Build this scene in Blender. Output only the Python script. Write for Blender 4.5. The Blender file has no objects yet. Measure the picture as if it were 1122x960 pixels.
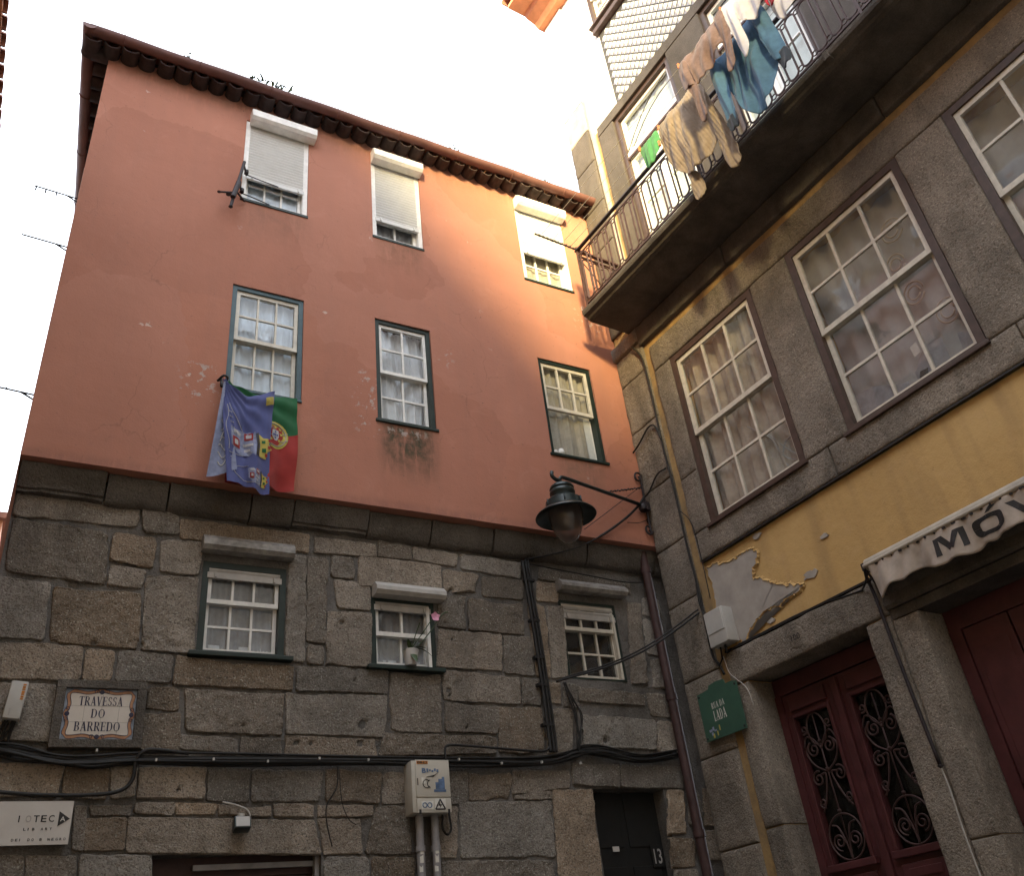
import bpy, bmesh, math, random
from mathutils import Vector, Matrix, noise
random.seed(7)
sc = bpy.context.scene
COL = sc.collection
PI = math.pi
# overall light settings
SUN_EL, SUN_AZ, SUN_E, SUN_ANG, SUN_COL = 13, -57, 5.0, 12, (1.0, .78, .36)
HTOP, YD, DX = 17.0, -12.5, -7.2
STEP, RIDGE, RIDGE2 = -12.0, 15.0, 11.0
SKY_SAT, CLOUD, SKY_S, EXPO = .0, (8.9, 9.7, 10.9), .10, 2.37

# ------------------------------------------------------------------ frames
FA = Matrix.Identity(4)                                   # terracotta house: wall plane y = 0, street at -y
FB = Matrix.Rotation(math.radians(-86.706), 4, 'Z')       # ochre house: local x runs along its front, local -y is the street
FC = Matrix.Translation((-7.0, -29.5, 0)) @ Matrix.Rotation(math.radians(90), 4, 'Z')   # house across the lane, faces +x


# ------------------------------------------------------------------ materials
def new_mat(name):
    m = bpy.data.materials.new(name)
    m.use_nodes = True
    nt = m.node_tree
    return m, nt, nt.nodes['Principled BSDF']


def N(nt, t, **kw):
    n = nt.nodes.new(t)
    for k, v in kw.items():
        if k in n.inputs.keys() if hasattr(n.inputs, 'keys') else False:
            n.inputs[k].default_value = v
        else:
            setattr(n, k, v)
    return n


def ramp(nt, src, stops):
    r = nt.nodes.new('ShaderNodeValToRGB')
    el = r.color_ramp.elements
    while len(el) < len(stops):
        el.new(0.5)
    for e, (p, c) in zip(el, stops):
        e.position = p
        e.color = (c if len(c) == 4 else (*c, 1)) if isinstance(c, tuple) else (c, c, c, 1)
    nt.links.new(src, r.inputs[0])
    return r.outputs[0]


def mix(nt, fac, a, b, mode='MIX'):
    n = nt.nodes.new('ShaderNodeMix')
    n.data_type = 'RGBA'
    n.blend_type = mode
    for sock, v in ((n.inputs[0], fac), (n.inputs[6], a), (n.inputs[7], b)):
        if isinstance(v, (int, float)):
            sock.default_value = v
        elif isinstance(v, tuple):
            sock.default_value = (*v[:3], 1)
        else:
            nt.links.new(v, sock)
    return n.outputs[2]


def math_(nt, op, a, b=None, clamp=False):
    n = nt.nodes.new('ShaderNodeMath')
    n.operation = op
    n.use_clamp = clamp
    for sock, v in ((n.inputs[0], a), (n.inputs[1], b)):
        if v is None:
            continue
        if isinstance(v, (int, float)):
            sock.default_value = v
        else:
            nt.links.new(v, sock)
    return n.outputs[0]


def wpos(nt, scale=(1, 1, 1)):
    g = nt.nodes.new('ShaderNodeNewGeometry')
    mp = nt.nodes.new('ShaderNodeMapping')
    mp.inputs['Scale'].default_value = scale
    nt.links.new(g.outputs['Position'], mp.inputs[0])
    return mp.outputs[0]


def noi(nt, vec, scale, detail=4, rough=0.6, dist=0.0):
    n = nt.nodes.new('ShaderNodeTexNoise')
    n.inputs['Scale'].default_value = scale
    n.inputs['Detail'].default_value = detail
    n.inputs['Roughness'].default_value = rough
    n.inputs['Distortion'].default_value = dist
    nt.links.new(vec, n.inputs['Vector'])
    return n.outputs['Fac']


def bump(nt, bsdf, h, strength, dist):
    b = nt.nodes.new('ShaderNodeBump')
    b.inputs['Strength'].default_value = strength
    b.inputs['Distance'].default_value = dist
    nt.links.new(h, b.inputs['Height'])
    nt.links.new(b.outputs[0], bsdf.inputs['Normal'])
    return b


def soft(name, col, rough=0.6, var=0.25, scale=6.0, bmp=0.15, bscale=60, metal=0.0, spec=0.4, bd=0.004):
    """general procedural material: colour with blotchy variation and fine bump"""
    m, nt, b = new_mat(name)
    v = wpos(nt)
    n1 = noi(nt, v, scale, 5)
    lo = tuple(c * (1 - var) for c in col)
    hi = tuple(min(1, c * (1 + var)) for c in col)
    c = ramp(nt, n1, [(0.3, lo), (0.7, hi)])
    nt.links.new(c, b.inputs['Base Color'])
    b.inputs['Roughness'].default_value = rough
    b.inputs['Metallic'].default_value = metal
    b.inputs['Specular IOR Level'].default_value = spec
    if bmp:
        bump(nt, b, noi(nt, v, bscale, 3), bmp, bd)
    return m


def box_mask(nt, vec_sep, x0, x1, z0, z1, fx, fz):
    """soft rectangle mask in world x / z"""
    X, Z = vec_sep
    def edge(src, a, f, up):
        n = nt.nodes.new('ShaderNodeMapRange')
        n.interpolation_type = 'SMOOTHSTEP'
        n.inputs['From Min'].default_value = a - f if up else a + f
        n.inputs['From Max'].default_value = a + f if up else a - f
        nt.links.new(src, n.inputs['Value'])
        return n.outputs[0]
    a = math_(nt, 'MULTIPLY', edge(X, x0, fx, True), edge(X, x1, fx, False))
    c = math_(nt, 'MULTIPLY', edge(Z, z0, fz, True), edge(Z, z1, fz * .4, False))
    return math_(nt, 'MULTIPLY', a, c)


def mat_terracotta():
    m, nt, b = new_mat('terracotta_plaster')
    v = wpos(nt)
    sp = nt.nodes.new('ShaderNodeSeparateXYZ')
    nt.links.new(v, sp.inputs[0])
    XZ = (sp.outputs['X'], sp.outputs['Z'])
    big = noi(nt, v, 0.7, 5, .6, .4)
    c = ramp(nt, big, [(0.3, (.375, .158, .104)), (0.7, (.465, .203, .137))])
    vs = wpos(nt, (6, 6, 0.5))
    st = noi(nt, vs, 1.0, 5, .6)
    c = mix(nt, ramp(nt, st, [(.45, 0.0), (.8, .32)]), c, (.31, .155, .115))
    vh = wpos(nt, (.5, .5, 9))
    c = mix(nt, ramp(nt, noi(nt, vh, 1.0, 4, .6), [(.55, 0.0), (.8, .16)]), c, (.26, .12, .095))
    # repaired areas, slightly different in tone, with a clear edge
    vp = nt.nodes.new('ShaderNodeTexVoronoi'); vp.inputs['Scale'].default_value = .55
    dn = nt.nodes.new('ShaderNodeTexNoise'); dn.inputs['Scale'].default_value = 2.2; dn.inputs['Detail'].default_value = 6
    nt.links.new(v, dn.inputs['Vector'])
    da = nt.nodes.new('ShaderNodeVectorMath'); da.operation = 'ADD'
    ds = nt.nodes.new('ShaderNodeVectorMath'); ds.operation = 'SCALE'; ds.inputs['Scale'].default_value = .5
    nt.links.new(dn.outputs['Color'], ds.inputs[0]); nt.links.new(v, da.inputs[0]); nt.links.new(ds.outputs[0], da.inputs[1])
    nt.links.new(da.outputs[0], vp.inputs['Vector'])
    sv = nt.nodes.new('ShaderNodeSeparateColor'); nt.links.new(vp.outputs['Color'], sv.inputs[0])
    c = mix(nt, ramp(nt, sv.outputs[0], [(.3, .0), (.36, .22), (.7, .22), (.74, .0)]), c, (.33, .15, .11))
    c = mix(nt, ramp(nt, sv.outputs[1], [(.62, .0), (.66, .2)]), c, (.54, .27, .20))
    ce = nt.nodes.new('ShaderNodeTexVoronoi'); ce.feature = 'DISTANCE_TO_EDGE'; ce.inputs['Scale'].default_value = 1.1
    nt.links.new(da.outputs[0], ce.inputs['Vector'])
    crk = math_(nt, 'MULTIPLY', ramp(nt, ce.outputs['Distance'], [(.0, .38), (.005, 0.0)]), ramp(nt, noi(nt, v, 1.3, 3), [(.5, 0.0), (.6, 1.0)]))
    c = mix(nt, crk, c, (.14, .07, .055))
    spk = ramp(nt, noi(nt, v, 34, 2, .5), [(.70, 0.0), (.74, .7)])
    c = mix(nt, spk, c, (.20, .12, .10))
    # mottled pale dust and grey scuffs
    c = mix(nt, ramp(nt, noi(nt, v, 3.2, 7, .68, .8), [(.56, 0.0), (.75, .30)]), c, (.52, .26, .19))
    c = mix(nt, ramp(nt, noi(nt, v, 11, 6, .7, .8), [(.60, 0.0), (.75, .22)]), c, (.25, .12, .10))
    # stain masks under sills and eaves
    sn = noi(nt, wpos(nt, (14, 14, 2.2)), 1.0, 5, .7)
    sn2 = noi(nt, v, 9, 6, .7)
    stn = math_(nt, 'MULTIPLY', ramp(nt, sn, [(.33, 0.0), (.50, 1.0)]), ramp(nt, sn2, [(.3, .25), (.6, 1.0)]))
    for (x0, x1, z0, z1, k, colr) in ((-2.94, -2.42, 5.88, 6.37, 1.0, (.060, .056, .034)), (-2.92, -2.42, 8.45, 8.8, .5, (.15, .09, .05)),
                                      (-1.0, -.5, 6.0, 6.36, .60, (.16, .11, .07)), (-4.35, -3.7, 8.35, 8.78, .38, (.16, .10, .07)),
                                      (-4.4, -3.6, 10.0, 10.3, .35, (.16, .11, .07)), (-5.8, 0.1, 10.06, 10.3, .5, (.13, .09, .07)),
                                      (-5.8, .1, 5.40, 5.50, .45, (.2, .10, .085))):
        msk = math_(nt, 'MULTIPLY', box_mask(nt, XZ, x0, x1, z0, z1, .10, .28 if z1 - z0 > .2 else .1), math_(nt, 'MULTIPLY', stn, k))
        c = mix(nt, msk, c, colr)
    # chipped paint: clusters of small pale flecks
    vor = nt.nodes.new('ShaderNodeTexVoronoi')
    vor.inputs['Scale'].default_value = 4.6
    dv = nt.nodes.new('ShaderNodeVectorMath'); dv.operation = 'ADD'
    nn = nt.nodes.new('ShaderNodeTexNoise'); nn.inputs['Scale'].default_value = 18; nn.inputs['Detail'].default_value = 4
    nt.links.new(v, nn.inputs['Vector'])
    sc_ = nt.nodes.new('ShaderNodeVectorMath'); sc_.operation = 'SCALE'; sc_.inputs['Scale'].default_value = .14
    nt.links.new(nn.outputs['Color'], sc_.inputs[0])
    nt.links.new(v, dv.inputs[0]); nt.links.new(sc_.outputs[0], dv.inputs[1])
    nt.links.new(dv.outputs[0], vor.inputs['Vector'])
    chip = ramp(nt, vor.outputs['Distance'], [(.10, 1.0), (.135, 0.0)])
    gate = ramp(nt, noi(nt, v, 1.9, 2), [(.60, 0.0), (.66, 1.0)])
    chip = math_(nt, 'MULTIPLY', chip, gate)
    c = mix(nt, math_(nt, 'MULTIPLY', chip, .75), c, (.58, .46, .40))
    # grey bare patches beside the middle window and flag
    pn = ramp(nt, noi(nt, v, 13, 5, .65), [(.56, 0.0), (.60, 1.0)])
    for (x0, x1, z0, z1) in ((-3.2, -2.95, 6.2, 6.9), (-4.75, -4.45, 6.2, 6.6), (-2.3, -2.15, 7.2, 7.4), (-.45, -.1, 8.2, 8.6), (-2.9, -2.5, 6.2, 6.32)):
        c = mix(nt, math_(nt, 'MULTIPLY', box_mask(nt, XZ, x0, x1, z0, z1, .08, .1), math_(nt, 'MULTIPLY', pn, .7)), c, (.46, .42, .39))
    nt.links.new(c, b.inputs['Base Color'])
    b.inputs['Roughness'].default_value = .82
    b.inputs['Specular IOR Level'].default_value = .25
    h = math_(nt, 'ADD', noi(nt, v, 3, 6, .6), math_(nt, 'MULTIPLY', noi(nt, v, 70, 3), .18))
    h = math_(nt, 'SUBTRACT', h, math_(nt, 'MULTIPLY', chip, .35))
    bump(nt, b, h, .55, .016)
    return m


def mat_granite(name, a, bcol, grain=140, bmpd=.006, attr=False, speck=.5, stain=1.0):
    m, nt, b = new_mat(name)
    v = wpos(nt)
    c = ramp(nt, noi(nt, v, 2.3, 6, .65, .3), [(0.3, a), (0.72, bcol)])
    if attr:
        at = nt.nodes.new('ShaderNodeAttribute'); at.attribute_name = 'tint'
        c = mix(nt, 1.0, c, at.outputs['Color'], 'MULTIPLY')
    g = noi(nt, v, grain, 3, .7)
    c = mix(nt, ramp(nt, g, [(.34, speck), (.48, 0.0)]), c, tuple(x * .30 for x in a))
    c = mix(nt, ramp(nt, noi(nt, v, grain * 1.15, 2, .6), [(.58, 0.0), (.70, speck * .8)]), c, tuple(min(.6, x * 1.8) for x in bcol))
    if stain:
        c = mix(nt, ramp(nt, noi(nt, wpos(nt, (1.6, 1.6, .7)), 1.1, 6, .7, .5), [(.44, 0.0), (.74, min(.85, .62 * stain))]), c, tuple(x * .34 for x in a))
        c = mix(nt, ramp(nt, noi(nt, v, 5, 5, .7, .5), [(.60, 0.0), (.8, .35)]), c, (a[0] * 1.25, a[1] * 1.0, a[2] * .7))
    nt.links.new(c, b.inputs['Base Color'])
    b.inputs['Roughness'].default_value = .9
    b.inputs['Specular IOR Level'].default_value = .25
    h = math_(nt, 'ADD', noi(nt, v, 16, 6, .65), math_(nt, 'MULTIPLY', g, .45))
    bump(nt, b, h, .9, bmpd * 2)
    return m


def mat_ochre():
    m, nt, b = new_mat('ochre_plaster')
    v = wpos(nt)
    c = ramp(nt, noi(nt, v, 1.1, 5, .6, .5), [(.3, (.49, .315, .125)), (.7, (.59, .395, .17))])
    c = mix(nt, ramp(nt, noi(nt, v, 3.6, 6, .65), [(.55, 0.0), (.75, .35)]), c, (.52, .35, .19))
    c = mix(nt, ramp(nt, noi(nt, wpos(nt, (5, 5, .6)), 1.0, 5), [(.46, 0.0), (.78, .5)]), c, (.25, .165, .085))
    c = mix(nt, ramp(nt, noi(nt, v, 26, 5, .7), [(.64, 0.0), (.72, .35)]), c, (.22, .14, .07))
    # grime lodged in the narrow strip behind the corner stones
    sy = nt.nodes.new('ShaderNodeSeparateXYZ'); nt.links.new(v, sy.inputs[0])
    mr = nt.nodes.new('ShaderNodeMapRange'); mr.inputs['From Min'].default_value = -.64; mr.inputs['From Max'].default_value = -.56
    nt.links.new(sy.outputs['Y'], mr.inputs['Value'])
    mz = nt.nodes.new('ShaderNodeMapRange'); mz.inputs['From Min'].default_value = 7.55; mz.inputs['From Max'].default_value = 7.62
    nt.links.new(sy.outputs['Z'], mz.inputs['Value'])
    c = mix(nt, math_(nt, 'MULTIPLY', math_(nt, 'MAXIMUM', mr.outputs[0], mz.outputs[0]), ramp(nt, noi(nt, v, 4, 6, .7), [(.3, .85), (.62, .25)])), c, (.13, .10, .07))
    nt.links.new(c, b.inputs['Base Color'])
    b.inputs['Roughness'].default_value = .85
    b.inputs['Specular IOR Level'].default_value = .25
    bump(nt, b, math_(nt, 'ADD', noi(nt, v, 9, 5, .6), math_(nt, 'MULTIPLY', noi(nt, v, 90, 2), .2)), .45, .014)
    return m


def schlick(nt, k=1.0):
    """reflectance of a thin pane, the same from both sides"""
    lw = nt.nodes.new('ShaderNodeLayerWeight'); lw.inputs['Blend'].default_value = .5
    p5 = math_(nt, 'POWER', lw.outputs['Facing'], 5.0)
    return math_(nt, 'MULTIPLY', math_(nt, 'ADD', math_(nt, 'MULTIPLY', p5, .9), .05), k, True)


def mat_glass(name, k=1.0, tint=(.92, .95, .95), dirt=.10):
    """thin pane: mostly see-through, with fresnel reflection and a film of grime"""
    m = bpy.data.materials.new(name); m.use_nodes = True
    nt = m.node_tree; nt.nodes.clear()
    out = nt.nodes.new('ShaderNodeOutputMaterial')
    tr = nt.nodes.new('ShaderNodeBsdfTransparent'); tr.inputs[0].default_value = (*tint, 1)
    gl = nt.nodes.new('ShaderNodeBsdfGlossy'); gl.inputs['Roughness'].default_value = .02
    df = nt.nodes.new('ShaderNodeBsdfDiffuse'); df.inputs[0].default_value = (.5, .5, .5, 1)
    f = schlick(nt, k)
    v = wpos(nt)
    bp = nt.nodes.new('ShaderNodeBump'); bp.inputs['Strength'].default_value = .25; bp.inputs['Distance'].default_value = .01
    nt.links.new(noi(nt, v, 3.5, 2), bp.inputs['Height'])
    nt.links.new(bp.outputs[0], gl.inputs['Normal'])
    m1 = nt.nodes.new('ShaderNodeMixShader'); m2 = nt.nodes.new('ShaderNodeMixShader')
    nt.links.new(ramp(nt, noi(nt, v, 7, 5), [(.3, dirt * .4), (.8, dirt * 1.6)]), m1.inputs[0])
    nt.links.new(tr.outputs[0], m1.inputs[1]); nt.links.new(df.outputs[0], m1.inputs[2])
    nt.links.new(f, m2.inputs[0]); nt.links.new(m1.outputs[0], m2.inputs[1]); nt.links.new(gl.outputs[0], m2.inputs[2])
    nt.links.new(m2.outputs[0], out.inputs[0])
    return m


def mat_cloth(name, col, var=.15, rib=0, scale=14, trans=.0):
    m, nt, b = new_mat(name)
    v = wpos(nt)
    c = ramp(nt, noi(nt, v, scale, 5), [(.3, tuple(x * (1 - var) for x in col)), (.7, tuple(min(1, x * (1 + var)) for x in col))])
    nt.links.new(c, b.inputs['Base Color'])
    b.inputs['Roughness'].default_value = .9
    b.inputs['Specular IOR Level'].default_value = .15
    b.inputs['Sheen Weight'].default_value = .2
    if trans:
        b.inputs['Transmission Weight'].default_value = 0
        out = nt.nodes['Material Output']
        t = nt.nodes.new('ShaderNodeBsdfTranslucent'); nt.links.new(c, t.inputs[0])
        ms = nt.nodes.new('ShaderNodeMixShader'); ms.inputs[0].default_value = trans
        nt.links.new(b.outputs[0], ms.inputs[1]); nt.links.new(t.outputs[0], ms.inputs[2])
        nt.links.new(ms.outputs[0], out.inputs[0])
    bump(nt, b, noi(nt, v, 260, 2), .25, .003)
    return m


M = {}
def setup_mats():
    M['terra'] = mat_terracotta()
    M['granite_rough'] = mat_granite('rough_granite', (.245, .211, .178), (.395, .343, .29), 70, .018, True, .75)
    M['mortar'] = mat_granite('old_mortar', (.105, .097, .09), (.215, .20, .185), 60, .010, False, .35)
    M['cornice'] = mat_granite('cornice_granite', (.10, .09, .08), (.185, .165, .145), 70, .014, False, .45)
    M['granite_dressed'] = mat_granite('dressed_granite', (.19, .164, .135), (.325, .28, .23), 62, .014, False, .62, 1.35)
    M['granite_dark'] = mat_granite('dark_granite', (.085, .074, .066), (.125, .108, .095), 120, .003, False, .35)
    M['slab'] = mat_granite('grimy_slab', (.065, .057, .05), (.15, .13, .11), 70, .006, False, .3)
    M['ochre'] = mat_ochre()
    M['render_grey'] = soft('glare_fade_stone', (.36, .33, .30), .9, .18, 5, .3, 60)
    M['roof_tile'] = soft('clay_tile', (.30, .13, .085), .85, .35, 7, .3, 40)
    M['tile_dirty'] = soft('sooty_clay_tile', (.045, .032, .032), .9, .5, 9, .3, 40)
    M['gutter'] = soft('gutter_paint', (.15, .07, .062), .55, .2, 5, .1, 50)
    M['pipe'] = soft('downpipe_paint', (.055, .028, .027), .6, .35, 7, .1, 50)
    M['white'] = soft('white_paint', (.78, .77, .74), .5, .13, 12, .1, 60)
    M['cream'] = soft('cream_paint', (.62, .58, .50), .5, .14, 14, .2, 70)
    M['shutter'] = soft('white_shutter', (.66, .66, .64), .45, .05, 9, 0)
    M['rusty_tin'] = soft('weathered_tin', (.30, .285, .27), .6, .4, 14, .2, 60, .2)
    M['old_white'] = soft('aged_white_paint', (.43, .41, .385), .6, .18, 10, .15, 60)
    M['green'] = soft('dark_green_paint', (.012, .024, .020), .5, .3, 10, .1, 60)
    M['teal'] = soft('teal_paint', (.05, .095, .115), .5, .25, 10, .1, 60)
    M['brown'] = soft('brown_paint', (.070, .045, .037), .5, .25, 12, .15, 70)
    M['door_red'] = soft('oxblood_paint', (.078, .024, .026), .42, .25, 5, .15, 50)
    M['door_brown'] = soft('brown_boards', (.06, .03, .027), .6, .35, 5, .2, 50)
    M['door_black'] = soft('blackened_wood', (.010, .010, .010), .6, .3, 8, .2, 50)
    M['iron'] = soft('wrought_iron', (.032, .026, .03), .55, .3, 12, .2, 90, .3)
    M['rust_iron'] = soft('painted_iron', (.075, .042, .040), .55, .35, 12, .2, 90, .2)
    M['lamp'] = soft('lamp_paint', (.022, .034, .036), .32, .25, 12, .05, 60, .2, .5)
    M['cable'] = soft('black_cable', (.014, .013, .013), .6, .3, 14, 0)
    M['cord'] = soft('pale_cord', (.45, .43, .40), .7, .1, 20, 0)
    M['grey_plastic'] = soft('grey_plastic', (.47, .46, .44), .5, .07, 9, .05, 80)
    M['box_paint'] = soft('beige_cabinet', (.50, .47, .41), .5, .08, 8, .05, 60)
    M['pvc'] = soft('pvc_pipe', (.27, .26, .27), .5, .25, 8, .05, 60)
    M['sign_green'] = soft('green_enamel', (.045, .105, .075), .42, .12, 6, .05, 60)
    M['sign_white'] = soft('sign_plate', (.56, .53, .50), .5, .06, 6, .05, 60)
    M['azulejo'] = soft('glazed_tile', (.60, .55, .50), .22, .05, 9, .05, 40)
    M['az_blue'] = soft('pale_blue_glaze', (.25, .29, .36), .22, .3, 30, 0)
    M['az_orange'] = soft('orange_glaze', (.42, .215, .12), .22, .2, 25, 0)
    M['ink_blue'] = soft('navy_glaze', (.022, .022, .06), .3, .2, 20, 0)
    M['ink'] = soft('black_ink', (.02, .02, .022), .5, .2, 20, 0)
    M['ink_faded'] = soft('faded_ink', (.36, .34, .33), .5, .1, 20, 0)
    M['letter_white'] = soft('white_letters', (.66, .65, .60), .5, .1, 30, 0)
    M['orange_ink'] = soft('orange_ink', (.55, .20, .03), .5, .15, 30, 0)
    M['blue_ink'] = soft('blue_ink', (.10, .16, .28), .5, .3, 30, 0)
    M['yellow_ink'] = soft('yellow_ink', (.62, .46, .09), .5, .15, 30, 0)
    M['canvas'] = mat_cloth('awning_canvas', (.47, .40, .34), .2, 0, 9, .15)
    M['canvas_pale'] = soft('awning_tube', (.40, .36, .30), .6, .15, 9, .1, 60)
    M['glass'] = mat_glass('window_glass', 1.3, (.93, .96, .97), .06)
    M['glass_refl'] = mat_glass('old_pane_glass', 1.5, (.86, .87, .87), .12)
    M['door_glass'] = mat_glass('dark_door_glass', .7, (.55, .58, .55), .015)
    M['curtain'] = mat_cloth('white_curtain', (.78, .79, .82), .08, 0, 12, .2)
    M['curtain_blue'] = mat_cloth('bluish_net', (.72, .80, .90), .1, 0, 10, .2)
    M['curtain_beige'] = mat_cloth('beige_curtain', (.55, .48, .39), .22, 0, 7, .15)
    M['curtain_lace'] = mat_cloth('lace_curtain', (.50, .50, .49), .10, 0, 4, .2)
    M['curtain_grey'] = mat_cloth('grey_net', (.42, .42, .45), .18, 0, 12, .2)
    M['blind'] = mat_cloth('slatted_blind', (.50, .44, .35), .15, 0, 9, .1)
    M['door_bright'] = soft('white_door_paint', (.86, .87, .84), .4, .04, 9, 0)
    M['net_bright'] = mat_cloth('white_net', (.86, .90, .84), .05, 0, 8, .25)
    M['dark_room'] = soft('dark_interior', (.035, .032, .03), .9, .1, 4, 0)
    M['relief_tile'] = soft('white_relief_tile', (.56, .56, .56), .35, .1, 8, .05, 60)
    M['grout'] = soft('tile_grout', (.07, .068, .065), .9, .2, 8, 0)
    M['plaster_glare'] = soft('glare_white_plaster', (.80, .78, .74), .8, .06, 4, .1, 60)  # the wall-top glare is put into this white
    M['eave_orange'] = soft('orange_eave', (.56, .25, .13), .7, .15, 8, .1, 60)
    M['plaster_cream'] = soft('cream_side_wall', (.58, .52, .42), .85, .12, 5, .2, 60)
    M['cobble'] = mat_granite('cobble_granite', (.14, .13, .12), (.24, .22, .20), 40, .006, False, .3)
    M['leaf'] = soft('weed_leaf', (.07, .11, .035), .6, .35, 30, 0)
    M['leaf_dark'] = soft('orchid_leaf', (.045, .075, .03), .45, .3, 30, 0)
    M['petal'] = soft('pink_petal', (.62, .28, .40), .6, .2, 60, 0)
    M['pot'] = soft('white_pot', (.55, .54, .53), .35, .05, 10, 0)
    M['flag_blue'] = mat_cloth('blue_flag', (.115, .135, .33), .14, 0, 6, .25)
    M['flag_green'] = mat_cloth('green_flag', (.025, .13, .055), .15, 0, 6, .2)
    M['flag_red'] = mat_cloth('red_flag', (.36, .045, .04), .15, 0, 6, .2)
    M['flag_yellow'] = mat_cloth('flag_yellow', (.44, .37, .09), .2, 0, 20)
    M['flag_white'] = mat_cloth('flag_white', (.46, .46, .48), .15, 0, 20)
    M['flag_pale'] = mat_cloth('flag_pale', (.24, .27, .40), .2, 0, 20)
    M['k_beige'] = mat_cloth('beige_knit', (.29, .225, .165), .14, 0, 14, .1)
    M['k_mauve'] = mat_cloth('mauve_knit', (.20, .135, .125), .22, 0, 22, .1)
    M['k_blue'] = mat_cloth('blue_cotton', (.085, .185, .31), .18, 0, 12, .1)
    M['k_white'] = mat_cloth('white_cotton', (.66, .65, .70), .08, 0, 12, .15)
    M['k_green'] = mat_cloth('green_cloth', (.10, .34, .13), .15, 0, 14, .25)
    M['k_red'] = mat_cloth('red_cloth', (.50, .05, .09), .15, 0, 14, .1)
    M['k_navy'] = mat_cloth('navy_cuff', (.03, .04, .06), .15, 0, 14)
    M['peg'] = soft('orange_peg', (.70, .22, .06), .5, .1, 20, 0)
    g = bpy.data.materials.new('globe_glass'); g.use_nodes = True
    nt = g.node_tree; nt.nodes.clear()
    out = nt.nodes.new('ShaderNodeOutputMaterial')
    tr = nt.nodes.new('ShaderNodeBsdfTransparent'); tr.inputs[0].default_value = (.75, .72, .70, 1)
    df = nt.nodes.new('ShaderNodeBsdfTranslucent'); df.inputs[0].default_value = (.52, .46, .43, 1)
    gl = nt.nodes.new('ShaderNodeBsdfGlossy'); gl.inputs['Roughness'].default_value = .08
    m1 = nt.nodes.new('ShaderNodeMixShader'); m1.inputs[0].default_value = .40
    m2 = nt.nodes.new('ShaderNodeMixShader')
    nt.links.new(tr.outputs[0], m1.inputs[1]); nt.links.new(df.outputs[0], m1.inputs[2])
    nt.links.new(schlick(nt, 1.0), m2.inputs[0]); nt.links.new(m1.outputs[0], m2.inputs[1]); nt.links.new(gl.outputs[0], m2.inputs[2])
    nt.links.new(m2.outputs[0], out.inputs[0])
    M['globe'] = g
setup_mats()


# ------------------------------------------------------------------ object helpers
def tag(o, label=None, cat=None, group=None, kind=None):
    for k, v in (('label', label), ('category', cat), ('group', group), ('kind', kind)):
        if v:
            o[k] = v
    return o


def thing(name, loc, label, cat, group=None, frame=FA):
    o = bpy.data.objects.new(name, None)
    o.empty_display_size = .2
    COL.objects.link(o)
    o.matrix_world = Matrix.Translation(frame @ Vector(loc))
    o['_w'] = list(o.matrix_world.translation)
    return tag(o, label, cat, group)


ROOT = {}
def root_loc(o):
    while o.parent:
        o = o.parent
    return Vector(o.location)


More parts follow.
